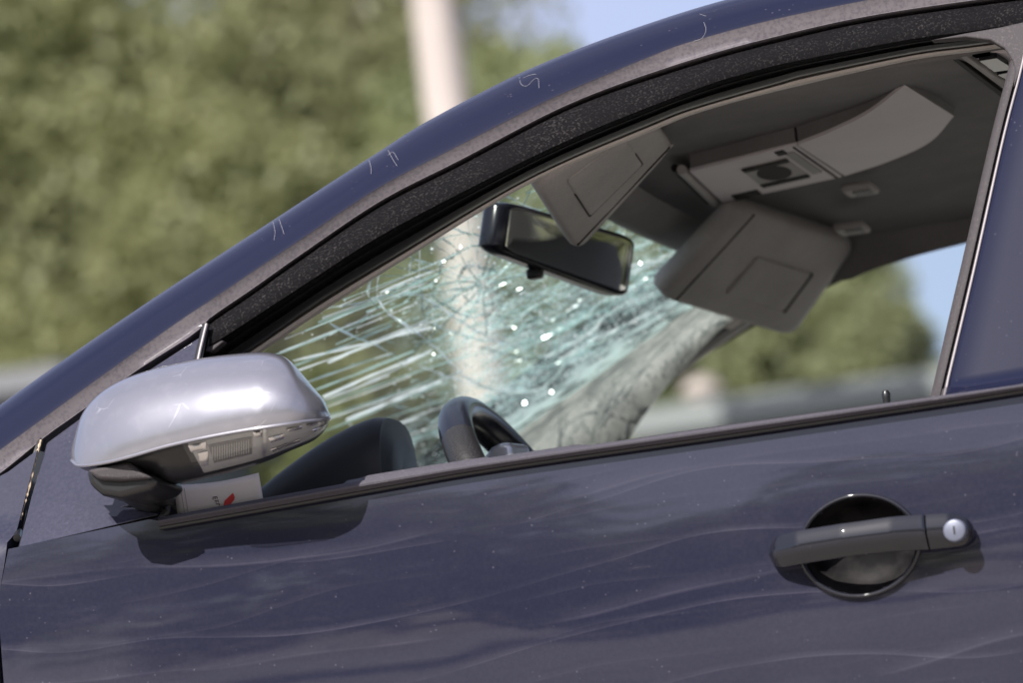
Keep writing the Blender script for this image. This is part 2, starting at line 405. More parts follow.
tree('leafy_tree', 'tree off to the rear, seen only as green in the interior mirror', (25, 15, 0), 8.5, 5.5, 4.2, 0, 21, leaf=.14)
g = np.random.RandomState(33); n = 60000  # woods out of view behind the camera, added to darken the paint reflections
cl = np.stack([g.uniform(-75, 75, 420), g.uniform(-46, -36, 420), np.abs(g.normal(0, 1, 420))], 1)
cl[:, 2] = g.uniform(.3, 1, 420)*(9+2.5*np.sin(cl[:, 0]*.23)+1.5*np.sin(cl[:, 0]*.71))
ix = g.randint(0, 420, n); d = g.normal(size=(n, 3)); d /= np.linalg.norm(d, axis=1)[:, None]
P = cl[ix]+d*(2.2*g.uniform(.2, 1, n)**.5)[:, None]; P[:, 2] = np.maximum(P[:, 2], .1)
a = g.normal(size=(n, 3)); a /= np.linalg.norm(a, axis=1)[:, None]; b = np.cross(a, g.normal(size=(n, 3))); b /= np.linalg.norm(b, axis=1)[:, None]
V = np.stack([P-a*.35, P+b*.22, P+a*.35, P-b*.22], 1).reshape(-1, 3)
me = bpy.data.meshes.new('added_woods'); me.from_pydata(V.tolist(), [], np.arange(4*n).reshape(-1, 4).tolist()); me.materials.append(LEAF[1])
wo = bpy.data.objects.new('added_woods', me); col.objects.link(wo); tag(wo, 'unseen woods added behind the camera to darken reflections in the door paint', kind='stuff')
# ================================================================== CAR
car = empty('car', (0, 0, 0)); tag(car, 'dark blue hatchback with a shattered windscreen and open driver window', 'car')
US = np.linspace(0, 1, 90)
P0 = [(-80, 462), (0, 405), (75, 352), (151, 300), (215, 258), (281, 215), (330, 183), (380, 151), (419, 126), (478, 94), (536, 66), (615, 35), (724, 0), (860, -32), (1000, -52), (1150, -66)]
P1 = [(-80, 508), (0, 450), (88, 386), (175, 324), (211, 300), (300, 240), (380, 187), (458, 146), (536, 106), (575, 88), (654, 55), (693, 41), (780, 18), (900, -6), (1000, -20), (1150, -36)]
P2 = [(-80, 535), (0, 478), (46, 440), (77, 418), (136, 375), (193, 339), (209, 322), (254, 291), (300, 258), (380, 204), (458, 164), (575, 104), (693, 63), (780, 39), (870, 19), (1000, 0), (1150, -18)]
P3 = [(209, 346), (224, 337), (296, 290), (380, 236), (478, 184), (575, 137), (693, 89), (780, 70), (805, 59), (911, 39), (964, 32), (1030, 24)]
P3 = [(209, 346), (224, 337), (296, 290), (380, 236), (478, 184), (575, 137), (693, 90), (750, 72), (805, 59), (911, 39), (964, 32), (1030, 22)]
P4 = [(170, 402), (248, 351), (320, 302), (396, 256), (529, 178), (654, 123), (700, 106), (780, 83), (805, 76), (911, 54), (970, 46), (1015, 40)]
P5 = [(185, 402), (262, 351), (330, 306), (400, 262), (529, 184), (654, 130), (700, 112), (780, 90), (911, 60), (975, 50), (1018, 44)]

def side_line(pts, off, us): return [on_side(u, v, off) for u, v in by_u(pts, us)]
def px_at(P):
    d = np.array(P)-CAM; z = d@cF; return IW/2+FPX*(d@cR)/z, IH/2-FPX*(d@cU)/z

# --- A-pillar and roof rail: blue crown turning to a lower face
us = np.linspace(-80, 1150, 120)
L0, L1, L2 = by_u(P0, us), by_u(P1, us), by_u(P2, us)
rows = []
for f, off in ((0, .050), (.05, .034), (.14, .022), (.30, .0125), (.55, .0055), (.85, .0005), (.97, -.0012), (1., -.0012)):
    rows.append([on_side(u, a+(b-a)*f, off) for (u, a), (_, b) in zip(L0, L1)])
for f, off in ((.03, -.0006), (.5, .0050), (.80, .0085), (.83, .0075), (.92, .010), (1., .020)):
    rows.append([on_side(u, a+(b-a)*f, off) for (u, a), (_, b) in zip(L1, L2)])
rows.append([np.array(p)+np.array([0, .035, -.004]) for p in rows[-1]])
for fn in (lambda p: p, mir):
    rr_ = MB().grid([[fn(p) for p in r] for r in rows[:8]]).build('roof_rail', M['paint'], car, angle=60)
    MB().grid([[fn(p) for p in r] for r in rows[7:]]).build('rail_lower_face', M['rail_low'], rr_, angle=60)
rail_top = rows[0]
scr = mat('bare scratch', (.24, .235, .26), .7)
for px in ([(273, 222), (275, 232), (274, 240)], [(279, 219), (282, 228), (284, 234)], [(388, 150), (392, 158), (397, 166)], [(369, 160), (371, 168), (371, 174)], [(519, 75), (521, 84), (527, 86), (533, 80), (538, 78), (539, 88)], [(523, 78), (530, 75), (536, 74)], [(704, 22), (706, 30), (702, 38), (694, 41)], [(700, 14), (706, 16)], [(388, 155), (393, 152), (398, 160)]):
    MB().tube([on_side(u, v, float(np.interp((v-np.interp(u, L0[:, 0], L0[:, 1]))/max(1, np.interp(u, L1[:, 0], L1[:, 1])-np.interp(u, L0[:, 0], L0[:, 1])), (0, .05, .14, .3, .55, .85, 1.), (.05, .034, .022, .0125, .0055, .0005, -.0012)))-.0003) for u, v in resample(px, 14)], .00018, 5).build('scratch', scr, [o for o in car.children if o.name.startswith('roof_rail')][0])
# extend rail line rearwards for the roof
xs_end = rail_top[-1][0]

def rail_pt(x):
    X = [p[0] for p in rail_top]
    if x <= X[-1]: return np.array([x, np.interp(x, X, [p[1] for p in rail_top]), np.interp(x, X, [p[2] for p in rail_top])])
    t = x-X[-1]; return np.array([x, rail_top[-1][1]+.05*t*t, rail_top[-1][2]-.09*t*t])
# roof skin
xh = -.06
rows = []
for x in np.linspace(0, 1, 26):
    row = []
    for q in np.linspace(-1, 1, 25):
        xx = (-.075-.10*(1-q*q))*(1-x)+1.75*x
        r = rail_pt(max(xx, -.10)); y = .75+q*(.75-r[1]); z = r[2]+.045*(1-q*q)*(1 if x > .05 else .5+10*x)
        row.append((xx, y, z))
    rows.append(row)
MB().grid(rows).build('roof', M['paint'], car)

# --- door frame: grained band, rubber channel, opening trim
us = np.linspace(209, 1030, 100)
a3, b3 = by_u(P2, us), by_u(P3, us)
b3[:, 1] = np.maximum(b3[:, 1], a3[:, 1]+2)
fr = [[on_side(u, a+2, .030) for (u, a) in a3], [on_side(u, a+3, .014) for (u, a) in a3]]
fr += [[on_side(u, a+3+(b-a-3)*f, .010-.004*math.sin(f*3.14)) for (u, a), (_, b) in zip(a3, b3)] for f in (.1, .3, .5, .7, .9, 1.)]
fr.append([np.array(p)+np.array([0, .012, -.001]) for p in fr[-1]])

# --- door (outer skin with gap lines), far door mirrored
GAPX = [(.2, -.60), (.45, -.655), (.882, -.650), (.935, -.634), (1.05, -.612), (1.2, -.60)]
def gapx(z): return float(np.interp(z, [a for a, _ in GAPX], [b for _, b in GAPX]))
BELT_T = [(162, 517), (327, 487), (400, 474), (533, 454), (730, 425), (940, 396), (1040, 382)]
BELT_B = [(162, 527), (327, 498), (400, 485), (500, 468), (730, 435), (940, 404), (1023, 391), (1040, 389)]
bb = [on_side(u, v, 0) for u, v in resample(BELT_B, 40)]
def belt_z(x): return float(np.interp(x, [p[0] for p in bb], [p[2] for p in bb]))
XR = .485
btop = [on_side(u, v+4, 0) for u, v in resample(BELT_T, 40)]
HC = on_side(860, 546); HA = (on_side(918, 541)-HC)
def ell(x, z): # handle recess ellipse, in door side coordinates
    a, b, th = .0585, .049, R(1.0)
    dx, dz = x-HC[0], z-HC[2]; cx, cz = dx*math.cos(th)+dz*math.sin(th), -dx*math.sin(th)+dz*math.cos(th)
    return math.hypot(cx/a, cz/b)
def skin(xl, xr, zt, nx, nz, zlo=.24, hole=None, off=0.):
    """side panel between two edge functions, following the body side"""
    mb = MB(); vs = []; fs = []
    for j in range(nz+1):
        for i in range(nx+1):
            s = i/nx; x = 0
            t = j/nz
            x0 = xl(zlo); x1 = xr(zlo)
            x = x0+(x1-x0)*s; z = zlo+(zt(x)-zlo)*t; x0 = xl(z); x1 = xr(z); x = x0+(x1-x0)*s; z = zlo+(zt(x)-zlo)*t
            y = side_y(x, z)+off
            e = min(i, nx-i)
            vs.append((x, y, z))
    for j in range(nz):
        for i in range(nx):
            q = [j*(nx+1)+i, j*(nx+1)+i+1, (j+1)*(nx+1)+i+1, (j+1)*(nx+1)+i]
            c = np.mean([vs[k] for k in q], axis=0)
            if hole and hole(c[0], c[2]): continue
            fs.append(q)
    # returned flanges
    for seq in ([j*(nx+1) for j in range(nz+1)], [j*(nx+1)+nx for j in range(nz+1)]):
        o = len(vs); vs += [(vs[k][0], vs[k][1]+.03, vs[k][2]) for k in seq]
        sgn = .004 if seq[0] == 0 else -.004
        o2 = len(vs); vs += [(vs[k][0]+sgn*0, vs[k][1]+.03, vs[k][2]) for k in seq]
        fs += [(seq[i], seq[i+1], o+i+1, o+i) for i in range(len(seq)-1)]
    return mb.add(vs, fs)
zbelt = lambda x: belt_z(x)+.002
def door_top(x):
    if x > -.462: return float(np.interp(x, [p[0] for p in btop], [p[2] for p in btop]))
    return float(np.interp(x, [-.66, -.475, -.462], [on_side(8, 551)[2], on_side(152, 519)[2], btop[0][2]]))
door = skin(lambda z: gapx(z)+.0024, lambda z: XR, door_top, 330, 200, hole=lambda x, z: ell(x, z) < .97).build('front_door', M['paint_door'], car, angle=50)
fdoor = MB(); t_ = skin(lambda z: gapx(z)+.0024, lambda z: XR, door_top, 40, 24); fdoor.add([mir(p) for p in t_.v], t_.f)
fdoor = fdoor.build('front_door', M['paint'], car)

MB().grid(fr).build('window_frame', M['textured'], door, angle=60)
MB().grid([[mir(p) for p in r] for r in fr]).build('window_frame', M['textured'], fdoor, angle=60)
us4 = np.linspace(172, 1016, 100)
A3, A4 = by_u([(168, 372)]+P3[1:], us4), by_u(P4, us4)
A4[:, 1] = np.maximum(A4[:, 1], A3[:, 1]+2)
ch = []
for f, off in ((-.08, .020), (.0, .026), (.12, .031), (.3, .030), (.42, .046), (.5, .050), (.62, .044), (.85, .052), (.97, .064), (.99, .080)):
    ch.append([on_side(u, a+(b-a)*f, off) for (u, a), (_, b) in zip(A3, A4)])
MB().grid(ch).build('glass_channel', M['rubber'], door, angle=60)
MB().grid([[mir(p) for p in r] for r in ch]).build('glass_channel', M['rubber'], fdoor, angle=60)
us5 = np.linspace(186, 1018, 100)
A4b, A5 = by_u(P4, us5), by_u(P5, us5)
A5[:, 1] = np.maximum(A5[:, 1], A4b[:, 1]+6)
tm = []
for f, off in ((-.6, .095), (0., .085), (.3, .080), (.7, .082), (1., .092), (1.05, .110)):
    tm.append([on_side(u, a+(b-a)*f, off) for (u, a), (_, b) in zip(A4b, A5)])
trim_in = tm[-1]
MB().grid(tm).build('opening_trim', M['opening_trim'], car, angle=60)
MB().grid([[mir(p) for p in r if p[0] > -.1] for r in [[q for q in r2] for r2 in tm]] if False else [[mir(p) for p in r[38:]] for r in tm]).build('opening_trim', M['opening_trim'], car, angle=60)

# --- sail panel in front of the window with its thin bright divider
sail_px = [(17, 548.5), (31, 500), (46, 443), (76, 421), (136, 378), (190, 343), (201, 336), (198, 352), (182, 430), (164, 508), (160, 514)]
fp = [on_side(u, v, -.0005) for u, v in sail_px]
MB().prism(fp, [np.array(p)+np.array([0, .02, 0]) for p in fp]).build('corner_panel', M['paint_grey'], door, True, bevel=.0025)
cr = [on_side(u, v, -.0015) for u, v in resample([(30, 528), (90, 515), (152, 500)], 12)]
MB().tube(cr, .0014, 8).build('panel_crease', M['paint_grey'], door)
dv = [on_side(u, v, -.001) for u, v in resample([(206, 325), (203, 338), (198, 360), (184, 430), (168, 503), (161, 520)], 24)]
MB().tube(dv, .0042, 10).build('divider_bar', M['rubber'], door)
dv = [on_side(u, v, -.005) for u, v in resample([(206.5, 324), (203, 338), (198, 360), (184, 430), (168, 503), (161.5, 518)], 24)]
MB().tube(dv, .0016, 8).build('divider_edge', M['edge'], door)
tri = [on_side(u, v, .012) for u, v in [(204, 352), (209, 334), (224, 341), (211, 352)]]
MB().prism(tri, [np.array(p)+np.array([0, .015, 0]) for p in tri]).build('channel_end', M['seal_grey'], door, True, bevel=.002)
# --- belt moulding
bt, bbm = resample(BELT_T, 70), resample(BELT_B, 70)
rows = []
for f, off in ((-.02, .030), (-.01, .006), (.05, -.006), (.2, -.0125), (.55, -.017), (.72, -.0165), (.80, -.013), (1., -.011), (1.04, .01)):
    rows.append([on_side(a[0]+(b[0]-a[0])*f, a[1]+(b[1]-a[1])*f, 0.)*np.array([1, 0, 1])+np.array([0, side_y(0, .945)+.022*max(0, .25-on_side(*a)[0])**2+off, 0]) for a, b in zip(bt, bbm)])
MB().grid(rows).build('belt_moulding', M['belt'], door, angle=50)
MB().grid([[mir(p) for p in r] for r in rows]).build('belt_moulding', M['belt'], fdoor, angle=50)
lip = [p+np.array([0, .004, -.001]) for p in rows[-2]]
MB().tube(lip, .0028, 8).build('belt_lip', M['rubber'], door)
# inner belt and door card
rows = []
base_r = [on_side(a[0], a[1]+2, 0) for a in bt]
for dy, dz in ((.030, -.004), (.034, -.001), (.05, -.001), (.06, -.004), (.085, -.015), (.095, -.10), (.09, -.45), (.10, -.62)):
    rows.append([np.array([p[0], .0+dy, p[2]+dz]) for p in base_r])
MB().grid(rows).build('door_card', M['door_card'], door, angle=40)
MB().grid([[mir(p) for p in r] for r in rows]).build('door_card', M['door_card'], fdoor, angle=40)
# lock pin
lp = at(887, 404, .065)
MB().tube([lp+np.array([0, 0, q]) for q in (-.02, .006, .010, .0135)], [.0042, .0042, .0046, .0028], 12).build('lock_pin', M['black'], door)

# --- rear edge: grey rubber channel, bright edge and painted pillar panel
E_in = [(1016, 40), (1008, 70), (990, 140), (960, 270), (930, 398)]
E_mid = [(1026, 40), (1020, 70), (1002, 140), (973, 270), (943, 397)]
def band(pl, pr, offs, n=40):
    a, b = resample(pl, n), resample(pr, n)
    return [[on_side(*(p+(q-p)*f), off) for p, q in zip(a, b)] for f, off in offs]
rows = band(E_in, E_mid, ((0, .055), (.0, .012), (.15, .006), (.5, .003), (.72, .004), (.78, .010), (1., .008)))
MB().grid(rows).build('rear_channel', M['seal_grey'], door, angle=50)
MB().grid([[mir(p) for p in r] for r in rows]).build('rear_channel', M['seal_grey'], fdoor, angle=50)
MB().tube([on_side(u+1, v, .0005) for u, v in resample(E_mid, 40)], .0013, 8).build('channel_edge', M['edge'], door)
E_out = [(1120, 10), (1105, 70), (1090, 140), (1068, 270), (1045, 380)]
rows = band([(u+2, v) for u, v in E_mid], E_out, ((0, .012), (.0, .001), (.05, -.002), (.3, -.004), (.7, -.003), (1., -.001), (1., .03)))
MB().grid(rows).build('pillar_panel', M['paint'], door, angle=50)
MB().grid([[mir(p) for p in r] for r in rows]).build('pillar_panel', M['paint'], fdoor, angle=50)
# corner filler where the frame meets the pillar
fillp = [(930, 40), (965, 33), (1000, 27), (1040, 18), (1034, 45), (1024, 64), (1013, 88), (1015, 72), (1012, 60), (1004, 48), (990, 40), (965, 37)]
fp = [on_side(u, v, .002) for u, v in fillp]
MB().prism(fp, [np.array(p)+np.array([0, .02, 0]) for p in fp]).build('corner_filler', M['seal_grey'], door, True, bevel=.002)

# --- door handle: bowl, lip ring, grip, end cap, lock cylinder
def epoint(r, th, off):
    a, b, t0 = .0585*r, .049*r, R(1.0)
    cx, cz = a*math.cos(th), b*math.sin(th)
    x, z = HC[0]+cx*math.cos(t0)-cz*math.sin(t0), HC[2]+cx*math.sin(t0)+cz*math.cos(t0)
    return np.array([x, side_y(x, z)+off, z])
TH = np.linspace(0, 2*math.pi, 72, endpoint=False)
bowl = [[epoint(r, t, o) for t in TH] for r, o in ((1.0, .002), (.95, .008), (.90, .020), (.80, .031), (.6, .037), (.3, .040), (.02, .041))]
def bowl_mat():
    m = mat('handle bowl', (.008, .008, .010), .5, spec=.06); k = NT(m); o = k.map()
    k.l(k.mix(k.math('MULTIPLY', k.ramp(k.noise(o, 22, 4), [(.42, 0.), (.62, 1.)]), .5), (.004, .004, .005), (.035, .032, .033)), k.b.inputs['Base Color']); return m
MB().grid(bowl, close_u=True).build('handle_bowl', bowl_mat(), door, angle=80)
ring = [[epoint(1+.050*math.cos(a), t, -.0018-.0038*math.sin(a)) for t in TH] for a in np.linspace(-.3, math.pi+.3, 10)]
MB().grid(ring, close_u=True).build('handle_lip', M['paint_handle'], door, angle=80)
def bar(cl, hh, yy, n, k=36, th=.010, endpow=.5, flat=False, y_in=None):
    c = resample(cl, n); rows = []
    for i, (u, v) in enumerate(c):
        s = i/(n-1); h = np.interp(s, *zip(*hh)); y = np.interp(s, *zip(*yy)); dpt = np.interp(s, *zip(*th))
        p = at(u, v, -.03); tz = h/1000.
        row = []
        for q in np.linspace(0, 2*math.pi, k, endpoint=False):
            cs, sn = math.cos(q), math.sin(q)
            vz = math.copysign(abs(sn)**.75, sn)
            if cs >= 0: pr = 1-.45*max(0, (vz+.15)/1.15)**2.2 if vz > -.15 else 1-.95*((-.15-vz)/.85)**1.15
            else: pr = -abs(cs)**.75
            row.append((p[0], y-dpt*pr, p[2]+tz*vz))
        rows.append(row)
    mb = MB().grid(rows, close_u=True); o = 0
    mb.f.append(tuple(range(k-1, -1, -1))); e = (n-1)*k; mb.f.append(tuple(range(e, e+k))); return mb
yd = side_y(HC[0], HC[2])
hc = [(771, 556), (800, 550.5), (850, 543.5), (900, 537), (931, 534.5)]
bar(hc, ((0, 4), (.015, 9), (.04, 13), (.09, 15.5), (.2, 16), (.6, 16), (1., 17)),
    ((0, yd-.006), (.05, yd-.012), (.2, yd-.022), (.5, yd-.030), (.8, yd-.028), (1., yd-.022)), 60,
    th=((0, .004), (.04, .009), (.2, .011), (1., .011))).build('door_handle', M['paint_handle'], door, angle=80)
bar([(932.5, 534.3), (950, 532.6), (965, 531.6), (975, 531)], ((0, 17), (.5, 16.5), (.75, 15), (.9, 11), (.97, 7), (1., 3)),
    ((0, yd-.0205), (.5, yd-.018), (1., yd-.010)), 30, th=((0, .0115), (.6, .011), (.9, .009), (1., .004))).build('handle_end_cap', M['paint_handle'], door, angle=80)
lc = at(954.5, 530.5, yd-.030)
MB().tube([lc+np.array([0, q, 0]) for q in (.006, .0, -.0012, -.0018)], [.0115, .0112, .0104, .0088], 28).build('lock_cylinder', M['lock'], door, angle=40)
MB().box(lc+np.array([0, -.0019, 0]), (.0016, .0006, .008)).build('key_slot', M['rubber'], door, False)

# --- fenders, rear doors, quarter panels, sills
FT = on_side(0, 478)
def fend_top(x): return float(np.interp(x, [-1.86, -1.2, -.80, FT[0], -.60], [.70, .90, 1.005, FT[2], on_side(46, 440)[2]]))
WXF, WXR, WR = -1.13, 1.35, .345
def arch(x, z): return math.hypot(x-WXF, z-.30) < WR or math.hypot(x-WXR, z-.30) < WR
def both(fn, name, m):
    t = fn(); a = t.build(name, m, car, angle=50); b = MB().add([mir(p) for p in t.v], t.f).build(name, m, car, angle=50); return a, b
both(lambda: skin(lambda z: -1.86+.0*z, lambda z: gapx(z)-.0024, fend_top, 90, 70, hole=arch), 'front_fender', M['paint_grey'])
both(lambda: skin(lambda z: XR+.006, lambda z: 1.28, lambda x: .957, 60, 60, hole=arch), 'rear_door', M['paint_door'])
both(lambda: skin(lambda z: 1.286, lambda z: 1.98, lambda x: .957 if x < 1.8 else .957, 60, 60, hole=arch), 'quarter_panel', M['paint_door'])
# rusty dirt in the gap at the door edge
dirt = fabric('dried mud', (.42, .33, .24), .95, 300, .35)
gp = [on_side(u, v, .003) for u, v in resample([(41, 440), (36, 458), (29, 487), (20, 520)], 30)]
MB().tube(gp, [.0007+.0016*rnd.random() for _ in gp], 6).build('gap_mud', dirt, door)
for pth in ([(58, 405), (37, 452), (17, 538)], [(11, 556), (6, 578), (-2, 606)]):
    gp = [on_side(u, v, .012) for u, v in resample(pth, 20)]
    MB().tube(gp, .0042, 8).build('gap_seal', M['black'], door)
for s in (0, 1):
    pts = [(-.78, .03, .2), (.0, .03, .2), (1.0, .03, .2)]; rows = []
    for x in np.linspace(-.78, 1.0, 8): rows.append([(x, .06, .17), (x, .0, .19), (x, -.012, .25), (x, .03, .27)])
    rows = rows if s == 0 else [[mir(p) for p in r] for r in rows]
    MB().grid(rows).build('side_sill', M['paint'], car)
# rear upper structure: C pillar and rear side window surround
for s in (0, 1):
    def g(x, z): 
        p = np.array([x, side_y(x, z), z]); return mir(p) if s else p
    fm = mir if s else (lambda p: p)
    cpl = []
    for h in np.linspace(0, 1, 10):
        row = []
        for w in np.linspace(0, 1, 6):
            x = 1.30+w*.62*(1-h)+h*.10*(1-w)+h*.40*w; z = .955+(rail_pt(x)[2]-.012-.955)*h; row.append(g(x, z))
        cpl.append(row)
    MB().grid(cpl).build('rear_pillar', M['paint'], car)
    bp = [[g(x, z) for x in (.50, .56, .60)] for z in np.linspace(.955, rail_pt(.55)[2]-.06, 8)]
    MB().grid(bp).build('centre_pillar', M['gloss_black'], car)
    xs_ = np.linspace(.50, 1.72, 24)
    rl_ = [[fm(rail_pt(x)) for x in xs_]]+[[g(x, rail_pt(x)[2]-d) for x in xs_] for d in (.006, .02, .045)]
    MB().grid(rl_).build('rear_roof_rail', M['paint'], car)
    MB().grid([[g(x, rail_pt(x)[2]-d) for x in np.linspace(.5, 1.45, 16)] for d in (.044, .06, .085)]).build('rear_window_frame', M['textured'], car)
    gl = [[np.array(g(x+(.0 if x < 1.2 else 0), z))+np.array([0, .02*(1-2*s), 0]) for x in np.linspace(.59, 1.36, 5)] for z in np.linspace(.955, 1.35, 5)]
    MB().grid(gl).build('rear_side_window', M['glass'], car)
# bonnet, nose, tail
rows = []
for t in np.linspace(0, 1, 14):
    row = []
    for q in np.linspace(-1, 1, 17):
        x = (-.93-.14*(1-q*q))*(1-t)+(-1.86-.10*(1-q*q))*t
        yn = .035+.03*t; row.append((x, .75+q*(.75-yn), fend_top(max(x, -1.86))-.004+.03*(1-q**4)*(1-.3*t)))
    rows.append(row)
MB().grid(rows).build('bonnet', M['paint'], car)
rows = []
for zz, dx in ((.72, 0), (.62, -.05), (.5, -.09), (.35, -.08), (.22, 0.)):
    rows.append([(-1.86-.10*(1-q*q)+dx, .75+q*.72, zz) for q in np.linspace(-1, 1, 17)])
fb = MB().grid(rows).build('front_bumper', M['paint'], car)
MB().grid([[(-1.97-.08*(1-q*q), .75+q*.4, z) for q in np.linspace(-1, 1, 9)] for z in (.40, .50)]).build('grille', M['black'], fb)
for s in (-1, 1):
    MB().grid([[(-1.90-.05*(1-q*q), .75+s*(.42+.26*q), z) for q in np.linspace(0, 1, 6)] for z in (.60, .68)]).build('headlight', M['spoke'], car)
rows = []
for zz, dx in ((.957, -.02), (.8, .03), (.6, .06), (.45, .08), (.22, 0.)):
    rows.append([(1.96+dx+.08*(1-q*q), .75+q*.74, zz) for q in np.linspace(-1, 1, 13)])
MB().grid(rows).build('tailgate', M['paint'], car)
MB().grid([[(1.72+.06*(1-q*q)+f*.24, .75+q*(.56+.12*f), 1.38-.42*f) for q in np.linspace(-1, 1, 9)] for f in np.linspace(0, 1, 5)]).build('rear_window', M['glass'], car)
# wheels
def wheel(x, y, sgn):
    w = MB(); rows = []
    for q, yy in ((.20, .0), (.27, -.01), (.298, .01), (.30, .05), (.30, .13), (.298, .17), (.27, .19), (.2, .19)):
        rows.append([(x+q*math.cos(a), y+sgn*yy, .30+q*math.sin(a)) for a in np.linspace(0, 2*math.pi, 40, endpoint=False)])
    o = MB().grid(rows, close_u=True).build('wheel', M['tyre'], car, angle=40)
    rows = []
    for q, yy in ((.205, .0), (.19, .03), (.12, .02), (.03, .015), (.001, .015)):
        rows.append([(x+q*math.cos(a), y+sgn*yy, .30+q*math.sin(a)) for a in np.linspace(0, 2*math.pi, 40, endpoint=False)])
    MB().grid(rows, close_u=True).build('rim', M['rim'], o, angle=40)
for x in (WXF, WXR): wheel(x, .0, 1); wheel(x, WID, -1)
# floor, bulkheads
MB().box((.2, .75, .22), (3.0, 1.36, .04)).build('floor_pan', M['carpet'], car, False)
MB().box((-.93, .75, .55), (.04, 1.3, .66)).build('bulkhead', M['under'], car, False)
MB().box((1.45, .75, .5), (.9, 1.3, .5)).build('boot_floor', M['carpet'], car, False)

# --- headliner
def ceil_z(x, y):
    q = (y-.75)/.545
    return 1.340+.041*(1-abs(q)**2.4)+.015*min(max(x, 0), .6)
rows = []
for i, t in enumerate(np.linspace(0, 1, 40)):
    row = []
    for q in np.linspace(-1, 1, 41):
        y = .75+q*.462
        x0 = ws_x(y, 1.352)+.015; x = x0+(1.5-x0)*t**1.5
        z = ceil_z(x, y)
        d = x-x0
        z += .022*math.exp(-d/.03)*0 - .006*math.exp(-((d-.03)/.02)**2)
        row.append((x, y, z))
    rows.append(row)
MB().grid(rows).build('headliner', M['headliner'], car, angle=70)
# cant rail trim: joins the opening trim to the headliner edge, both sides
for s in (0, 1):
    rows = []
    for k_ in np.linspace(0, 1, 9):
        row = []
        for p in trim_in:
            x = p[0]
            if x < -.03: continue
            q = np.array([x, .75-.462, ceil_z(x, .75-.462)])
            a = np.array(p)+np.array([0, 0, -.027*min(1, max(0, (x+.06)/.10)) if s else 0]); m_ = a+(q-a)*k_; m_[2] += .004*math.sin(k_*math.pi); row.append(mir(m_) if s else m_)
        rows.append(row)
    MB().grid(rows).build('cant_rail_trim', M['headliner'], car)
    # inner A pillar trim: from the opening trim to the glass edge
    rows = []
    for k_ in np.linspace(0, 1, 12):
        row = []
        for p in trim_in:
            if p[0] > .12: continue
            z = p[2]; zz = min(z+.004, 1.356)
            e = np.array([ws_x(ws_yn(zz), zz)+.002, ws_yn(zz)+.006, zz+.001]); a = np.array(p)
            if s: a = a+np.array([.050*math.log1p(math.exp((1.262-z)/.028))*.48, 0, -.027*min(1, max(0, (p[0]+.06)/.10))])
            m_ = a+(e-a)*k_; bul = math.sin(k_*math.pi)
            m_ += np.array([.010, .020, -.006])*bul
            row.append(mir(m_) if s else m_)
        rows.append(row)
    MB().grid(rows).build('pillar_trim', M['pillar_trim'], car, angle=60)
# header trim in front of the headliner (rounded, along the top of the glass)
rows = []
for q in np.linspace(-1, 1, 41):
    y = .75+q*.50; x0 = ws_x(y, 1.352)+.015
    rows.append([(x0+dx, y, 1.352-.014*abs(q)**2.4+dz) for dx, dz in ((-.012, .018), (-.012, -.001), (.0, -.012), (.02, -.016), (.045, -.010), (.06, .006))])
MB().grid(rows).build('header_trim', M['headliner'], car, angle=70)

# --- slab helper for visors and the like
def slab(c4, th, nrm=None, n=10, round_=.18, puff=.0):
    """rounded rectangular pad on four 3D corners, real thickness along its normal"""
    A, B, C, D = [np.array(c, float) for c in c4]
    N = np.cross(C-A, D-B); N /= np.linalg.norm(N)
    pts = []
    e = round_
    for (cs, a0) in (((1-e, 1-e), 0), ((e, 1-e), 90), ((e, e), 180), ((1-e, e), 270)):
        for a in np.linspace(a0, a0+90, n):
            pts.append((cs[0]+e*math.cos(R(a)), cs[1]+e*math.sin(R(a))))
    def P(s, t): return A*(1-s)*(1-t)+B*s*(1-t)+C*s*t+D*(1-s)*t
    rows = []
    for sc, d in ((.0, -th/2-puff), (.6, -th/2-puff*.8), (.90, -th/2), (.97, -th*.42), (1., -th*.2), (1., th*.2), (.97, th*.42), (.90, th/2), (.6, th/2+puff*.8), (.0, th/2+puff)):
        rows.append([P(.5+(s-.5)*sc, .5+(t-.5)*sc)+N*d for s, t in pts])
    return MB().grid(rows, close_u=True), N, P
def visor(c4, th, m, panel, toward, cliprange, grooves=None):
    mb, N, P = slab(c4, th, round_=.11)
    if np.dot(N, CAM-P(.5, .5)) < 0: N = -N
    o = mb.build('sun_visor', m, car, angle=70)
    s0, s1, t0, t1 = panel
    quad = [P(s0, t0), P(s1, t0), P(s1, t1), P(s0, t1)]
    fr = MB()
    mb2, _, _ = slab([q+N*(th/2+.0005) for q in quad], .004, round_=.05); mb2.build('mirror_cover', m, o, angle=50)
    e = [P(s0, t0), P(s1, t0), P(s1, t1), P(s0, t1), P(s0, t0)]
    path = []
    for i in range(4): path += [e[i]+(e[i+1]-e[i])*f+N*(th/2+.0006) for f in np.linspace(0, 1, 8, endpoint=False)]
    MB().tube([path[i_ % 32] for i_ in range(*grooves[:2])], grooves[2], 6).build('cover_groove', M['console_dark'], o)
    MB().tube([P(f, .11)+N*(th/2+.0003) for f in np.linspace(.03, .97, 10)], .0011, 6).build('fold_seam', M['console_dark'], o)
    for a, b in cliprange:
        p = P(a, b); MB().tube([p-N*.012, p+N*.012], .006, 12).build('pivot_clip', m, o)
    return o
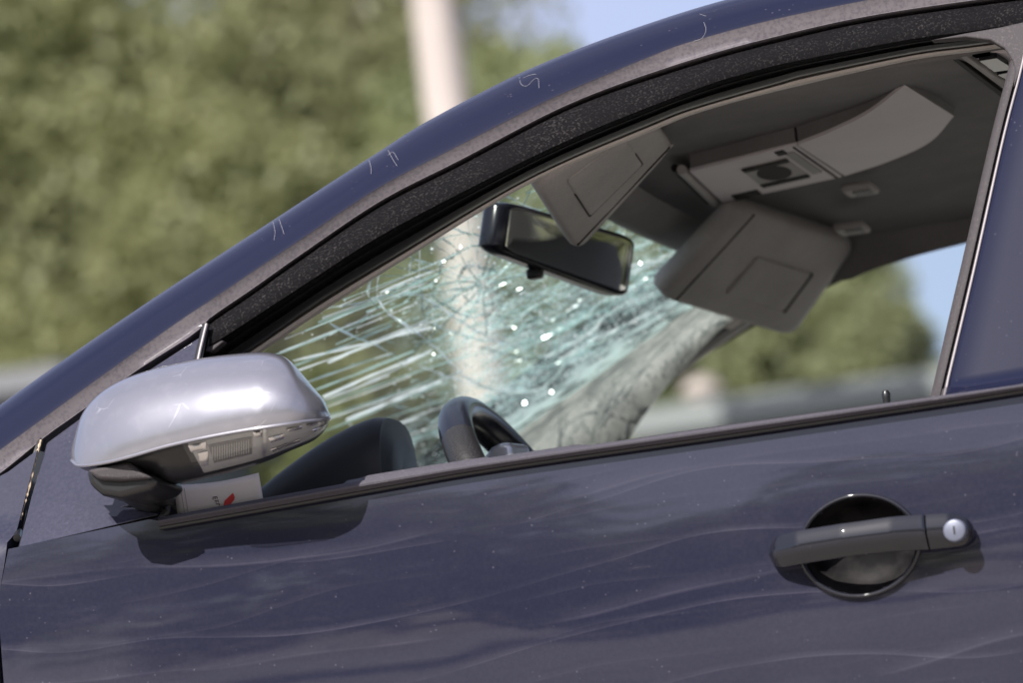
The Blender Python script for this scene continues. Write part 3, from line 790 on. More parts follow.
# far (passenger) visor: A free/inner, B hinge/inner, C hinge/outer, D free/outer
fv = [at(650, 290, .92), at(736, 199, .885), at(853, 236, 1.20), at(787, 332, 1.245)]
visor(fv, .030, M['visor_dark'], (.22, .62, .36, .80), 1, [(.93, .05)], (16, 25, .003))
nv = [at(571, 246, .555), at(668, 138, .53), at(640, 100, .24), at(528, 178, .25)]
visor(nv, .028, M['visor'], (.22, .74, .28, .86), 1, [(.96, .06)], (27, 44, .0014))

# --- overhead console
def czp(u, v, z=1.362): return atz(u, v, z)
zc_ = 1.360
cq = [czp(689, 172, zc_), czp(722, 203, zc_), czp(843, 177, zc_), czp(797, 145, zc_)]
cons = MB().prism(cq, [q+np.array([0, 0, .005]) for q in cq]).build('overhead_console', M['console'], car, True, bevel=.002)
ccen = sum(cq)/4
MB().prism([ccen+(q-ccen)*.97+np.array([0, 0, .004]) for q in cq], [ccen+(q-ccen)*.97+np.array([0, 0, .032]) for q in cq]).build('console_body', M['headliner'], cons, True)
def cpt(s, t, d=0.): # s along the car, t across
    return cq[0]*(1-s)*(1-t)+cq[3]*s*(1-t)+cq[2]*s*t+cq[1]*(1-s)*t+np.array([0, 0, -d])
# front lip
MB().tube([cpt(-.06, t, -.004) for t in np.linspace(-.02, 1.02, 8)], .006, 8).build('front_lip', M['visor'], cons)
MB().tube([cpt(-.12, t, -.008) for t in np.linspace(-.02, 1.02, 8)], .005, 8).build('front_lip', M['console_dark'], cons)
lampq = [cpt(.40, .24, .0012), cpt(.80, .22, .0012), cpt(.80, .80, .0012), cpt(.40, .78, .0012)]
lm = MB().prism(lampq, [q+np.array([0, 0, .004]) for q in lampq]).build('map_lamp', M['visor'], cons, False)
oc = cpt(.60, .5, .0016); sa = (cpt(.78, .5)-cpt(.42, .5))*.38; ta = (cpt(.6, .72)-cpt(.6, .28))*.44
op = [oc+sa*math.cos(a)*1+ta*math.sin(a) for a in np.linspace(0, 2*math.pi, 28, endpoint=False)]
MB().prism(op, [q+np.array([0, 0, .003]) for q in op]).build('lamp_lens', M['console_dark'], lm)
for k_ in range(14):
    s = .42+.37*k_/13
    for t in (.27, .75):
        c0 = cpt(s, t, .0016); MB().box(c0, (.004, .016, .002)).build('lamp_slot', M['console_dark'], lm, False)
for (s0, s1, t0, t1, m_) in ((.84, .92, .12, .75, 'visor_dark'), (.95, .965, .02, .98, 'console_dark'), (.78, .86, .03, .13, 'console_dark'), (.12, .34, .84, .98, 'console_dark')):
    q4 = [cpt(s0, t0, .0015), cpt(s1, t0, .0015), cpt(s1, t1, .0015), cpt(s0, t1, .0015)]
    MB().prism(q4, [q+np.array([0, 0, .003]) for q in q4]).build('switch', M[m_], cons, True, bevel=.0006)
# curved rear compartment lid of the console
up_ = resample([(798, 145), (835, 130), (870, 112), (905, 85)], 24); lo_ = resample([(845, 176), (890, 161), (930, 142), (954, 116)], 24)
rows = []
for f in np.linspace(0, 1, 12):
    row = []
    for i, (a, b) in enumerate(zip(up_, lo_)):
        s = i/23; u, v = a+(b-a)*f
        row.append(czp(u, v, 1.360+.016*s**1.6-.004*math.sin(f*3.14)))
    rows.append(row)
lidb = [[p+np.array([0, .003, .03]) for p in rows[0]], [p+np.array([0, .003, .003]) for p in rows[0]]]
MB().grid([[p+np.array([0, 0, .004]) for p in rows[0]]]+rows+[[p+np.array([0, 0, .03]) for p in rows[-1]]]).build('storage_lid', M['console'], cons, angle=60)
MB().grid(lidb).build('lid_side', M['headliner'], cons)
MB().grid([[r[-1] for r in rows], [r[-1]+np.array([.004, 0, .03]) for r in rows]]).build('lid_end', M['headliner'], cons)
# visor hooks
for (u, v, Yy) in ((860, 189, .93), (852, 228, 1.06)):
    p = at(u, v, Yy)
    o = MB().box(p, (.038, .05, .010)).build('visor_hook', M['visor_dark'], car, True, bevel=.004)
    MB().box(p+np.array([.004, -.004, -.0055]), (.022, .026, .003)).build('hook_tongue', M['pillar_trim'], o, True, bevel=.001)
# roof vent frame near the rear edge of the window
def cpx(u, v, d=.0):
    P = at(u, v, .4)
    Y = .4
    for _ in range(60):
        P = at(u, v, Y); dz = P[2]-(ceil_z(P[0], P[1])-d); Y -= dz*2.2
        Y = min(max(Y, .30), 1.3)
    return P
def ceilpoly(px, d, name, m, parent, thick=.012, bevel=.002):
    f = [cpx(u, v, d) for u, v in px]; return MB().prism(f, [q+np.array([0, 0, thick]) for q in f]).build(name, m, parent, True, bevel=bevel)

rp = ceilpoly([(958, 55), (975, 52), (1008, 53), (1012, 62), (1012, 84), (1004, 90)], .012, 'roof_lamp_panel', M['console'], car)
ceilpoly([(949, 57), (954, 56), (1004, 94), (1003, 99)], .010, 'panel_gap', M['console_dark'], rp, .006, .0005)
ceilpoly([(958, 56), (966, 55), (1006, 83), (1004, 90)], .018, 'panel_edge', M['visor'], rp, .008)
for q in ([(972, 56), (988, 53.5), (991, 56), (976, 58.5)], [(979, 61), (997, 58), (1009, 66), (1009, 70), (994, 72)], [(997, 75), (1009, 72.5), (1009, 81)]):
    ceilpoly(q, .016, 'pane', M['gloss_black'], rp, .006, .0005)
# --- interior mirror
rl = [at(484, 250, .514), at(491, 199, .520), at(629, 238, .750), at(620, 300, .744)]
mbm, Nm, Pm = slab(rl, .030, round_=.13, puff=.0)
if np.dot(Nm, CAM-Pm(.5, .5)) < 0: Nm = -Nm
rv = mbm.build('interior_mirror', M['gloss_black'], car, angle=70)
ql = [Pm(.07, .07), Pm(.93, .07), Pm(.93, .955), Pm(.07, .955)]
mg, _, _ = slab([q+Nm*.0156 for q in ql], .0006, round_=.11); mg.build('mirror_glass', M['mirror'], rv, angle=30)
stem = Pm(.5, .5)-Nm*.02
MB().tube(resample([Pm(.5, .5)-Nm*.012, stem-Nm*.03, stem+np.array([-.04, 0, .03]), np.array([ws_x(.75, 1.335)+.012, .75, 1.333])], 14), .011, 12).build('stem', M['black'], rv)
ank = Pm(-.06, .40)-Nm*.006
MB().box(ank, (.018, .016, .012)).build('dip_lever', M['black'], rv, True, bevel=.003)

# --- dashboard and instrument hood
rows = []
for q in np.linspace(-1, 1, 25):
    y = .75+q*.62
    rows.append([(-.98-.10*(1-q*q), y, .93), (-.80, y, .955), (-.62, y, .975), (-.45, y, .972), (-.36, y, .945), (-.33, y, .88), (-.36, y, .72), (-.45, y, .5)])
MB().grid(rows).build('dashboard', M['dash'], car, angle=50)
tip = at(380, 440, .36)
rows = []
for t in np.linspace(0, 1, 20):
    x = tip[0]-.20*t; hgt = (tip[2]+.026-.965)*(1-t**1.5); hw = .075-.01*t
    row = []
    for a in np.linspace(0, math.pi, 25):
        row.append((x-.02*math.sin(a)**2*(1-t)*0, .385-hw*math.copysign(abs(math.cos(a))**.6, math.cos(a)), .965+hgt*abs(math.sin(a))**.55))
    rows.append(row)
ins = [[(p[0]+.012, .385+(p[1]-.385)*.93, .965+(p[2]-.965)*.93) for p in rows[0]], [(p[0]-.06, .385+(p[1]-.385)*.85, .965+(p[2]-.965)*.8) for p in rows[0]]]
rows = [[(p[0]+.016, .385+(p[1]-.385)*.02, .965+(p[2]-.965)*.5) for p in rows[0]], [(p[0]+.018, .385+(p[1]-.385)*.7, .965+(p[2]-.965)*.75) for p in rows[0]], ins[0], [(p[0]+.012, .385+(p[1]-.385)*.98, .965+(p[2]-.965)*.98) for p in rows[0]]]+rows
MB().grid(rows).build('instrument_hood', M['dash'], car, angle=60)

# --- steering wheel
sw_t = at(466, 401, .385)
CA = R(27); wu = np.array([-math.sin(CA), 0, math.cos(CA)]); wn_ = np.array([math.cos(CA), 0, math.sin(CA)]); wy = np.array([0, 1., 0])
RW = .183; wc = np.array(sw_t)-RW*wu-np.array([0, 0, .014])
wheel_o = None
def rim(a0, a1, m, name, parent, r_out=.0185, n=60):
    rows = []
    for a in np.linspace(a0, a1, n):
        rad = math.cos(a)*wu+math.sin(a)*wy
        rows.append([wc+rad*(RW+.0165*math.cos(b))+wn_*.0195*math.sin(b) for b in np.linspace(0, 2*math.pi, 22, endpoint=False)])
    return MB().grid(rows, close_u=True).build(name, m, parent, angle=80)
wheel_o = rim(R(-44), R(44), M['smooth_leather'], 'steering_wheel', car)
rim(R(44), R(316), M['leather'], 'lower_rim', wheel_o, n=90)
MB().grid([[wc+wn_*d+r*(math.cos(a)*wu+math.sin(a)*wy) for a in np.linspace(0, 2*math.pi, 32, endpoint=False)] for d, r in ((-.05, .05), (-.005, .075), (.012, .06), (.018, .001))], close_u=True).build('hub', M['dash'], wheel_o)
for s in (-1, 1):
    rows = []
    for f in np.linspace(.05, .168, 10):
        w = .030-.06*(f-.05)
        rows.append([wc+wy*s*f+wu*(.012+dw*w)+wn_*(dn-.006+.02*(1-f/.17)) for dw, dn in ((-1, 0), (-.6, .010), (0, .013), (.6, .010), (1, 0), (0, -.008))])
    MB().grid(rows, close_u=True).build('spoke', M['spoke'], wheel_o, angle=60)
sp_ = [at(u, v, .36) for u, v in [(481, 470), (484, 455), (490, 447), (500, 442), (511, 443), (513, 470)]]
MB().prism(sp_, [p+np.array([.012, .035, 0]) for p in sp_]).build('spoke_cover', M['spoke'], wheel_o, True, bevel=.005, segs=3)
MB().tube([wc-wn_*.02, wc-wn_*.30], .035, 16).build('column', M['dash'], wheel_o)

# --- seats (backs reclined behind the centre pillar line)
def seat(y):
    e_, _, _ = slab([(.02, y-.24, .50), (.52, y-.24, .44), (.52, y+.24, .44), (.02, y+.24, .50)], .14, round_=.15, puff=.01)
    o = e_.build('front_seat', M['seat'], car)
    b_, _, _ = slab([(.50, y-.23, .48), (.86, y-.21, .98), (.86, y+.21, .98), (.50, y+.23, .48)], .12, round_=.15, puff=.01); b_.build('backrest', M['seat'], o)
    h_, _, _ = slab([(.84, y-.13, 1.03), (.92, y-.12, 1.26), (.92, y+.12, 1.26), (.84, y+.13, 1.03)], .10, round_=.25, puff=.01); h_.build('headrest', M['seat'], o)
seat(.385); seat(1.115)

# --- door mirror, folded: silver cap, indicator, dark housing, foot
TOP = [(71, 452), (74, 438), (82, 414), (98, 395), (120, 381), (150, 370), (200, 358.5), (245, 353), (268, 352.5), (285, 357), (298, 369), (312, 386), (324, 400), (330, 414)]
BOT = [(72, 460), (80, 465), (105, 462), (130, 456), (165, 446), (200, 438), (240, 430.5), (270, 426), (300, 421.5), (320, 419), (330.5, 417)]
nT = 60
tp, bp_ = resample(TOP, nT), resample(BOT, nT)
# pair by u
uu = 71+(330.5-71)*(.5-.5*np.cos(np.linspace(0, math.pi, nT)))
tpv = np.interp(uu, resample(TOP, 400)[:, 0], resample(TOP, 400)[:, 1]); bpv = np.interp(uu, resample(BOT, 400)[:, 0], resample(BOT, 400)[:, 1])
def endr(s): return math.sin(math.acos(min(1, abs(2*s-1)**2.6)))       # 0 at both ends, flat between
rows = []
NS = 26
for j in range(NS):
    ph = R(104)*j/(NS-1); fr_ = (1-math.cos(ph))/(1-math.cos(R(104)))
    row = []
    for i in range(nT):
        s = (uu[i]-71)/259.5
        v = tpv[i]+(bpv[i]-tpv[i])*fr_
        yb = -.036; dep = float(np.interp(s, (0, .25, .5, .72, .85, 1.), (.060, .074, .086, .093, .088, .07)))*endr(s)**.8
        row.append(at(uu[i], v, yb-.006-dep*math.sin(ph)**.85))
    rows.append(row)
mirr_rows = rows
mo = MB().grid([[p for p in r] for r in rows])
# close the back of the housing
bk = [np.array(p) for p in rows[0]]; bb_ = [np.array(p) for p in rows[-1]]
smirror = mo.build('side_mirror', M['silver'], car, angle=80)
low = bb_
LOW = [(72, 461), (84, 470), (105, 474), (128, 478), (150, 480), (176, 484), (215, 476), (262, 463), (290, 451), (313, 441), (325, 430), (330.5, 417.5)]
lov = np.interp(uu, resample(LOW, 400)[:, 0], resample(LOW, 400)[:, 1])
rows = [[p+np.array([0, .004, .0]) for p in low]]
for f, dd in ((.0, .004), (.03, .0085), (.25, .014), (.5, .022), (.75, .034), (.92, .050), (1., .075)):
    row = []
    for i in range(nT):
        s = (uu[i]-71)/259.5
        y = low[i][1]+dd*max(.15, endr(s)); row.append(at(uu[i], bpv[i]+(lov[i]-bpv[i])*f, y))
    rows.append(row)
def shrink(u, v): return 200+(u-200)*.95, 418+(v-418)*.9
rows.append([at(*shrink(uu[i], lov[i]), -.034) for i in range(nT)])
rows.append([at(*shrink(uu[i], tpv[i]), -.034) for i in range(nT)]); rows.append([at(*shrink(uu[i], tpv[i]), -.040) for i in range(nT)])
MB().grid(rows).build('mirror_housing', M['black'], smirror, angle=60)
# thin bright rim line between cap and housing
MB().tube([p+np.array([0, -.0005, -.0008]) for p in low[2:-2]], .0018, 8).build('cap_edge', M['silver'], smirror)
# indicator: reflector tray and clear lens over it
def patch(u0, u1, f0, f1, d, nu=30, nf=8, bulge=.0, slant=0.):
    out = []
    for f in np.linspace(f0, f1, nf):
        row = []
        for u in np.linspace(u0+slant*(f-f0)/(f1-f0), u1, nu):
            s = (u-71)/259.5; bv = np.interp(u, uu, bpv); lv = np.interp(u, uu, lov); yl = np.interp(u, uu, [p[1] for p in low])
            dd = np.interp(f, (.0, .03, .25, .5, .75, .92, 1.), (.004, .0085, .014, .022, .034, .050, .075))*max(.15, endr(s))
            ff = (f-f0)/(f1-f0); g_ = (u-u0)/(u1-u0)
            row.append(at(u, bv+(lv-bv)*f, yl+dd-d-bulge*(4*ff*(1-ff))*min(1, 8*g_*(1-g_))))
        out.append(row)
    return out
refl = mat('indicator reflector', (.40, .41, .43), .3, .25)
k = NT(refl); k.bump(k.noise(k.map((2.2, 1, .5)), 70, 1), .25, .003)
ind = MB().grid(patch(188, 328, .07, .86, .0008, slant=16)).build('indicator_reflector', refl, smirror)
MB().grid(patch(208, 252, .22, .68, .0016, 20, 8, .0, 6)).build('reflector_bowl', mat('bowl', (.20, .20, .205), .22, .6), ind)
for u in np.arange(212, 250, 2.4):
    MB().grid(patch(u, u+.9, .28, .62, .0020, 3, 4)).build('reflector_rib', mat('rib', (.42, .42, .43), .4) if u < 213 else bpy.data.materials['rib'], ind)
for (u, u1, f0, f1) in ((188, 206, .12, .30), (198, 208, .36, .70), (252, 262, .08, .26), (268, 284, .34, .50), (286, 302, .18, .30), (306, 322, .16, .28), (312, 325, .46, .62), (270, 300, .70, .78)):
    MB().grid(patch(u, u1, f0, f1, .0022, 6, 4, .002, 3)).build('reflector_facet', M['chrome'], ind)
MB().grid(patch(182, 329.5, .04, .90, .0056, 40, 10, .004, 16)).build('indicator_lens', sheet_glass('lens', (.90, .89, .87)), smirror)
MB().grid(patch(263, 266, .06, .86, .0075, 4, 8)).build('lens_rib', M['rim'], smirror)
# small dark lamp tab at the root and the foot on the door
tabp = [(86, 470), (128, 461), (138, 470), (152, 478), (118, 481), (98, 480)]
f_ = [at(u, v, -.100) for u, v in tabp]
MB().prism(f_, [np.array(p)+np.array([0, .05, 0]) for p in f_]).build('root_tab', M['seal_grey'], smirror, True, bevel=.004)
f_ = [at(u, v, -.092) for u, v in [(84, 468), (150, 472), (158, 482), (148, 490), (120, 498), (100, 495), (88, 485)]]
MB().prism(f_, [np.array(p)+np.array([.01, .06, -.004]) for p in f_]).build('hinge_boss', M['black'], smirror, True, bevel=.008, segs=3)
f_ = [at(u, v, -.060) for u, v in [(104, 478), (150, 478), (150, 496), (138, 503), (115, 498)]]
MB().prism(f_, [np.array(p)+np.array([.0, .085, -.01]) for p in f_]).build('mirror_foot', M['black'], smirror, True, bevel=.006)

# --- white card tucked behind the belt moulding
def card_mat():
    m = mat('white card', (.74, .72, .74), .6); k = NT(m); o = k.map(); k.l(k.mix(k.noise(o, 30, 3), (.70, .68, .70), (.78, .76, .78)), k.b.inputs['Base Color']); return m
def cardp(s, t, d=0.):
    a = at(173, 485, .014)*(1-s)+at(259, 472, .010)*s; b = at(178, 516, .014)*(1-s)+at(264, 502, .010)*s
    p = a*(1-t)+b*t; p[2] -= .0035*math.sin(s*math.pi*.9)*(1-t); return p+np.array([0, -d+.002*math.sin(s*5), 0])
rows = [[cardp(s, t) for s in np.linspace(0, 1, 16)] for t in (0, .25, .5, .75, 1.)]
card = MB().grid(rows).build('card', card_mat(), None, True, solid=.0008)
tag(card, 'white printed card with a red mark tucked below the silver door mirror', 'card')
red = mat('red print', (.62, .03, .035), .5); ink = mat('dark ink', (.03, .028, .03), .5)
def cpoly(pts, m, name): 
    MB().add([cardp(s, t, .0008) for s, t in pts], [tuple(range(len(pts)))]).build(name, m, card, False)
cpoly([(.53, .92), (.56, .72), (.67, .50), (.685, .66), (.67, .76), (.61, .92)], red, 'red_mark')
for (s, t, w, h) in ((.425, .52, .055, .035), (.42, .56, .012, .06), (.445, .56, .012, .06), (.47, .56, .012, .05), (.44, .66, .05, .03), (.45, .70, .012, .05), (.475, .70, .012, .05), (.45, .78, .045, .03), (.48, .82, .012, .05)):
    cpoly([(s, t), (s+w, t), (s+w, t+h), (s, t+h)], ink, 'print_mark')
for s in (.075, .115): cpoly([(s, .12), (s+.008, .12), (s+.008, .95), (s, .95)], mat('grey print', (.35, .34, .36), .6), 'print_line')

# ================================================================== WINDSCREEN, CRACKED
gw = MB(); rows = []
craze = []
for zz in np.linspace(.945, 1.362, 70):
    row = []
    for q in np.linspace(-1, 1, 110):
        yn = ws_yn(zz); y = .75+q*(.75-yn); row.append((ws_x(y, zz), y, zz))
    rows.append(row)
glassm = sheet_glass('laminated glass', (.90, .96, .94))
def crazed_glass():
    m = bpy.data.materials.new('crazed glass'); m.use_nodes = True; t = m.node_tree; k = NT(m); t.nodes.remove(k.b)
    out = t.nodes['Material Output']; o = k.map()
    at_ = k.n('ShaderNodeAttribute'); at_.attribute_name = 'craze'; cz = at_.outputs['Fac']
    tr = k.n('ShaderNodeBsdfTransparent'); tr.inputs[0].default_value = (.86, .94, .90, 1)
    gl = k.n('ShaderNodeBsdfGlossy'); gl.inputs['Roughness'].default_value = .06
    fz = k.n('ShaderNodeLayerWeight'); fz.inputs[0].default_value = .5; fzz = k.math('ADD', k.math('MULTIPLY', k.math('POWER', fz.outputs['Facing'], 5.), .22), .03)
    clear = k.n('ShaderNodeMixShader'); k.l(fzz, clear.inputs[0]); k.l(tr.outputs[0], clear.inputs[1]); k.l(gl.outputs[0], clear.inputs[2])
    df = k.n('ShaderNodeBsdfDiffuse'); df.inputs[0].default_value = (.58, .76, .75, 1)
    ts = k.n('ShaderNodeBsdfTranslucent'); ts.inputs[0].default_value = (.60, .80, .78, 1)
    wh = k.n('ShaderNodeMixShader'); wh.inputs[0].default_value = .6; k.l(df.outputs[0], wh.inputs[1]); k.l(ts.outputs[0], wh.inputs[2])
    def cells(scale, w, vec):
        v = k.n('ShaderNodeTexVoronoi'); v.feature = 'DISTANCE_TO_EDGE'; v.inputs['Scale'].default_value = scale; k.l(vec, v.inputs['Vector'])
        return k.ramp(v.outputs['Distance'], [(0., 1.), (w, 0.)])
    vv = k.map((1, .45, 1))
    c1 = cells(75, .10, vv); c2 = cells(190, .16, vv)
    patchy = k.ramp(k.noise(o, 26, 4, .6), [(.40, 0.), (.62, 1.)])
    fac = k.math('ADD', k.math('MULTIPLY', c1, .10), k.math('MULTIPLY', c2, .48))
    fac = k.math('MULTIPLY', k.math('MULTIPLY', fac, cz), patchy)
    fac = k.math('ADD', fac, k.math('MULTIPLY', k.math('MULTIPLY', cz, k.math('ADD', patchy, .35)), .17), True)
    rm = k.n('ShaderNodeAttribute'); rm.attribute_name = 'rim'
    dap = k.ramp(k.noise(k.map((1, 3.2, 1)), 26, 1, .4), [(.42, .72), (.60, .18)])  # rim opacity blotches shaped to throw soft light dapples on the far pillar
    mixf = k.n('ShaderNodeMix'); k.l(rm.outputs['Fac'], mixf.inputs[0]); k.l(fac, mixf.inputs[2]); k.l(dap, mixf.inputs[3])
    mx = k.n('ShaderNodeMixShader'); k.l(mixf.outputs[0], mx.inputs[0]); k.l(clear.outputs[0], mx.inputs[1]); k.l(wh.outputs[0], mx.inputs[2])
    k.l(mx.outputs[0], out.inputs[0]); return m
wsc = MB().grid(rows).build('windscreen', crazed_glass(), car, angle=180)
# where the glass is crushed: densest low on the passenger side
CRZ = [(590, 375, 90, 45, 1.), (540, 410, 70, 30, .9), (660, 250, 60, 60, .75), (560, 300, 90, 40, .55), (475, 320, 60, 70, .75), (640, 330, 60, 40, .9), (460, 200, 70, 22, .3), (420, 440, 60, 25, .35)]
def craze_px(u, v):
    return min(1., sum(w*math.exp(-((u-a)/sa_)**2-((v-b)/sb_)**2) for a, b, sa_, sb_, w in CRZ))
cr_ = wsc.data.attributes.new('rim', 'FLOAT', 'POINT')
for i, v in enumerate(wsc.data.vertices): cr_.data[i].value = min(1., max(0., (v.co.y-(WID-ws_yn(v.co.z)-.085))/.05))*min(1., max(0., (v.co.z-1.05)/.06))
ca = wsc.data.attributes.new('craze', 'FLOAT', 'POINT')
for i, v in enumerate(wsc.data.vertices): ca.data[i].value = craze_px(*px_at(v.co))

def crackm(name, c, tr, gl):
    m = bpy.data.materials.new(name); m.use_nodes = True; k = NT(m); t = k.t; t.nodes.remove(k.b); out = t.nodes['Material Output']
    a = k.n('ShaderNodeBsdfTransparent'); a.inputs[0].default_value = (.85, .95, .92, 1)
    d = k.n('ShaderNodeBsdfDiffuse'); d.inputs[0].default_value = (*c, 1); q = k.n('ShaderNodeBsdfTranslucent'); q.inputs[0].default_value = (*c, 1)
    g = k.n('ShaderNodeBsdfGlossy'); g.inputs['Roughness'].default_value = .12; g.inputs[0].default_value = (.95, 1, 1, 1)
    m1 = k.n('ShaderNodeMixShader'); m1.inputs[0].default_value = .55; k.l(d.outputs[0], m1.inputs[1]); k.l(q.outputs[0], m1.inputs[2])
    m2 = k.n('ShaderNodeMixShader'); m2.inputs[0].default_value = gl; k.l(m1.outputs[0], m2.inputs[1]); k.l(g.outputs[0], m2.inputs[2])
    m3 = k.n('ShaderNodeMixShader'); m3.inputs[0].default_value = 1-tr; k.l(a.outputs[0], m3.inputs[1]); k.l(m2.outputs[0], m3.inputs[2]); k.l(m3.outputs[0], out.inputs[0]); return m
def ws_normal(P):
    y, z = P[1], P[2]; n = np.array([1., -.10*2*(y-.75)/.36, -1/.46]); return n/np.linalg.norm(n)   # towards the cabin
def crack_strip(mb, pts3, w, jit=.5):
    """wall of a crack: a thin leaning ribbon through the glass thickness"""
    rows = [[], []]
    lean = rnd.uniform(-.5, .5)
    for i, p in enumerate(pts3):
        n = ws_normal(p); t = pts3[min(i+1, len(pts3)-1)]-pts3[max(i-1, 0)]; t = t/(np.linalg.norm(t)+1e-9)
        s = np.cross(n, t); ww = w*rnd.uniform(1-jit, 1+jit); ln = lean+rnd.uniform(-.3, .3)
        dv_ = n*math.cos(ln)+s*math.sin(ln)
        rows[0].append(p-dv_*ww*.5); rows[1].append(p+dv_*ww*.5)
    mb.grid(rows)
def px_crack(mb, px, n, w, wob=1.2, jit=.5):
    q = resample(px, n); out = []
    for i, (u, v) in enumerate(q):
        e = min(1, min(i, n-1-i)/2.)
        p = on_ws(u+rnd.gauss(0, wob)*e*.5, v+rnd.gauss(0, wob)*e, .001)
        if p is not None: out.append(p)
    if len(out) > 2:
        mid = out[len(out)//2]
        if mid[1] > WID-ws_yn(mid[2])-.08: return      # cracks left out near the rim to keep vein shadows off the pillar
        crack_strip(mb, out, w, jit)
ck = MB(); fine = MB(); bright = MB(); dark = MB()
# long straight radial cracks running from the rings to the near edge
def edge_u(v): return float(np.interp(v, (262, 306, 351, 400, 470), (400, 330, 268, 300, 345)))
for i in range(30):
    v0 = 292+i*6.0+rnd.uniform(-3, 3); u0 = edge_u(v0)+(rnd.uniform(0, 12) if i % 3 else rnd.uniform(10, 60)); sl_ = -R(22-.12*(i-6)+rnd.gauss(0, 1.2))
    L = rnd.uniform(85, 160) if i % 3 else rnd.uniform(50, 110); u1 = min(u0+L, 470); v1 = v0+(u1-u0)*math.tan(sl_)
    px_crack(bright if i % 2 == 0 else fine, [(u0, v0), ((u0+u1)/2, (v0+v1)/2+rnd.uniform(-1.2, 1.2)), (u1, v1)], 9, rnd.uniform(.0012, .0030), .10, .5)
for px in ([(323, 397), (380, 372), (430, 352)], [(318, 402), (370, 382), (432, 350)], [(346, 420), (400, 398), (441, 381)], [(293, 361), (360, 345), (432, 327)]):
    px_crack(bright, px, 12, .0036, .15, .5)
# rings round the impact, drawn as one connected web
IC = (485, 285)
rings = []
for q, (rx_, ry_) in enumerate(((28, 18), (52, 34), (78, 52), (108, 74), (140, 98), (176, 122))):
    ph0 = rnd.uniform(0, 6); pts = []
    for a in np.linspace(R(15), R(300), 34):
        k_ = 1+.10*math.sin(3*a+ph0)+.05*math.sin(7*a+ph0*2)
        pts.append((IC[0]+rx_*k_*math.cos(a), IC[1]+ry_*k_*math.sin(a)+.12*rx_*math.cos(a)))
    rings.append(pts)
    for a0 in range(0, 32, 4):
        if rnd.random() < .85-.06*q: px_crack(dark if q < 4 and a0 % 8 else ck if (a0//4+q) % 3 else bright, pts[a0:a0+6], 16, rnd.uniform(.0022, .0042), .5, .6)
for a in np.arange(20, 330, 17):
    aa = R(a+rnd.uniform(-5, 5)); line = []
    for q, (rx_, ry_) in enumerate(((6, 4), (28, 18), (52, 34), (78, 52), (108, 74), (140, 98), (170, 118))):
        line.append((IC[0]+rx_*math.cos(aa)+rnd.gauss(0, 2), IC[1]+ry_*math.sin(aa)+.12*rx_*math.cos(aa)+rnd.gauss(0, 2)))
    px_crack(dark if a % 3 else ck, line[:rnd.randint(4, 7)], 26, rnd.uniform(.0018, .0034), .5, .6)
for px in ([(384, 250), (377, 290), (386, 311), (409, 327), (441, 352), (468, 379), (504, 392), (540, 392)], [(420, 245), (420, 290), (432, 302), (459, 320), (490, 338), (530, 350)],
           [(438, 288), (450, 306), (486, 324), (520, 328)], [(418, 365), (450, 377), (486, 388), (531, 392), (560, 400)],
           [(480, 400), (520, 405), (560, 392), (610, 360), (660, 320)], [(520, 440), (560, 415), (620, 375), (700, 322)],
           [(440, 215), (462, 232), (484, 238), (505, 258)], [(450, 200), (470, 214), (500, 222)]):
    px_crack(bright if px[0][0] < 430 else ck, px, 40, .0038, .6, .6)
# crushed strip along the passenger side edge, throwing broken light on the pillar
for i in range(0):
    z = rnd.uniform(1.12, 1.345); y = WID-ws_yn(z)-rnd.uniform(.012, .075); a = rnd.gauss(.15, .35); L = rnd.uniform(.012, .04)
    pts = []
    for f in np.linspace(-.5, .5, 4):
        yy, zz = y+L*f*math.cos(a)*.6, z+L*f*math.sin(a+.9)*.5
        if WID-yy > ws_yn(zz)+.008 and zz < 1.35: pts.append(np.array([ws_x(yy, zz)+.001, yy, zz]))
    if len(pts) > 2: crack_strip(ck, pts, rnd.uniform(.002, .005), .5)
# streaks running across the passenger half, roughly along the slope of the roof
for i in range(120):
    a = R(rnd.gauss(-22, 9)) if i % 4 else R(rnd.uniform(-80, 80)); c0 = (rnd.gauss(545, 75), rnd.gauss(320, 50)); L = rnd.uniform(25, 130)
    p0 = c0; p1 = (c0[0]+L*math.cos(a), c0[1]+L*math.sin(a))
    px_crack(fine if i % 7 else bright, [p0, ((p0[0]+p1[0])/2+rnd.gauss(0, 2.5), (p0[1]+p1[1])/2+rnd.gauss(0, 2.5)), p1], int(6+L/9), rnd.uniform(.0010, .0022), .6, .6)
for i in range(60):   # around the upper passenger corner
    c0 = (rnd.uniform(590, 700), rnd.uniform(195, 300)); a = R(rnd.gauss(-32, 14)); L = rnd.uniform(20, 70)
    px_crack(fine if i % 3 else bright, [c0, (c0[0]+L*.5*math.cos(a), c0[1]+L*.5*math.sin(a)+rnd.gauss(0, 3)), (c0[0]+L*math.cos(a), c0[1]+L*math.sin(a))], 8, rnd.uniform(.0012, .0026), .5, .6)
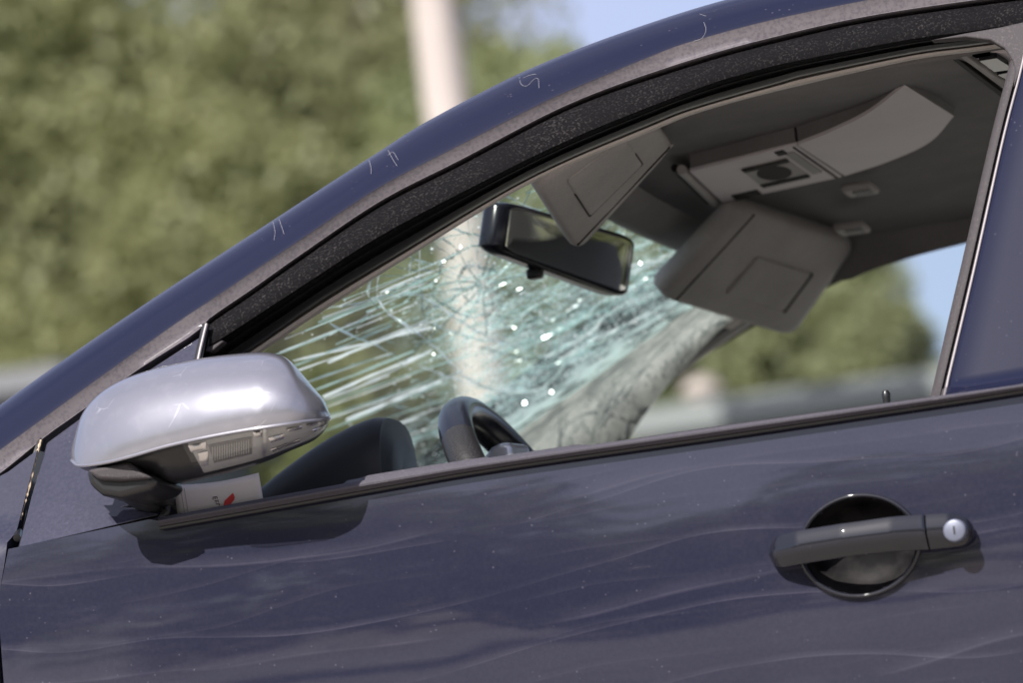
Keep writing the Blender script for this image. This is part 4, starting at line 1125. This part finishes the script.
# short crazing, weighted to the crushed part
cnt = 0
while cnt < 1000:
    u, v = rnd.uniform(380, 720), rnd.uniform(175, 465)
    if rnd.random() > craze_px(u, v)**1.2+.02: continue
    cnt += 1
    a = rnd.gauss(-.4, .7); L = abs(rnd.gauss(0, 9))+4
    px_crack(fine, [(u, v), (u+L*.5*math.cos(a)+rnd.gauss(0, 1.5), v+L*.35*math.sin(a)+rnd.gauss(0, 1.5)), (u+L*math.cos(a), v+L*.6*math.sin(a))], 4, rnd.uniform(.0010, .0022), .3, .6)
do_ = dark.build('dark_cracks', crackm('dark crack wall', (.16, .20, .19), .30, .12), wsc, False); do_['kind'] = 'stuff'
bo = bright.build('bright_cracks', crackm('bright crack wall', (.92, .95, .96), .15, .3), wsc, False); bo['kind'] = 'stuff'
ck_o = ck.build('ring_cracks', crackm('ring crack wall', (.72, .84, .82), .30, .25), wsc, False); ck_o['kind'] = 'stuff'
fo = fine.build('fine_cracks', crackm('fine crack wall', (.58, .78, .77), .45, .2), wsc, False); fo['kind'] = 'stuff'
# near-white chips, their colour standing in for sun glints
chips = MB(); cnt = 0
while cnt < 2400:
    u, v = rnd.uniform(300, 710), rnd.uniform(180, 470)
    wgt = craze_px(u, v)*.9+.05
    if rnd.random() > wgt: continue
    p = on_ws(u, v, .004)
    if p is None: continue
    cnt += 1
    n = np.array([rnd.gauss(0, 1) for _ in range(3)]); n /= np.linalg.norm(n); t = np.cross(n, [.3, .5, .8]); t /= np.linalg.norm(t); b = np.cross(n, t)
    s = rnd.uniform(.0006, .0014) if rnd.random() < .8 else rnd.uniform(.0015, .0027)
    chips.add([p+t*s*rnd.uniform(.6, 1.3), p+b*s*rnd.uniform(.5, 1.2), p-t*s*rnd.uniform(.6, 1.3), p-b*s*rnd.uniform(.5, 1.2), p+n*s*.7, p-n*s*.5],
              [(0, 1, 4), (1, 2, 4), (2, 3, 4), (3, 0, 4), (1, 0, 5), (2, 1, 5), (3, 2, 5), (0, 3, 5)])
co = chips.build('glint_chips', crackm('glint chip', (.95, .97, .97), .0, .35), wsc, False); co['kind'] = 'stuff'
# far door window pane
rows = [[mir(on_side(u, v, .03)) for u, v in resample(P3, 30)], [mir(on_side(u, v, .03)) for u, v in resample([(160, 515), (327, 489), (533, 458), (940, 402)], 30)]]
rows = [[np.array(a)+(np.array(b)-np.array(a))*f for a, b in zip(*rows)] for f in np.linspace(0, 1, 6)]
MB().grid(rows).build('window_glass', M['glass'], fdoor)
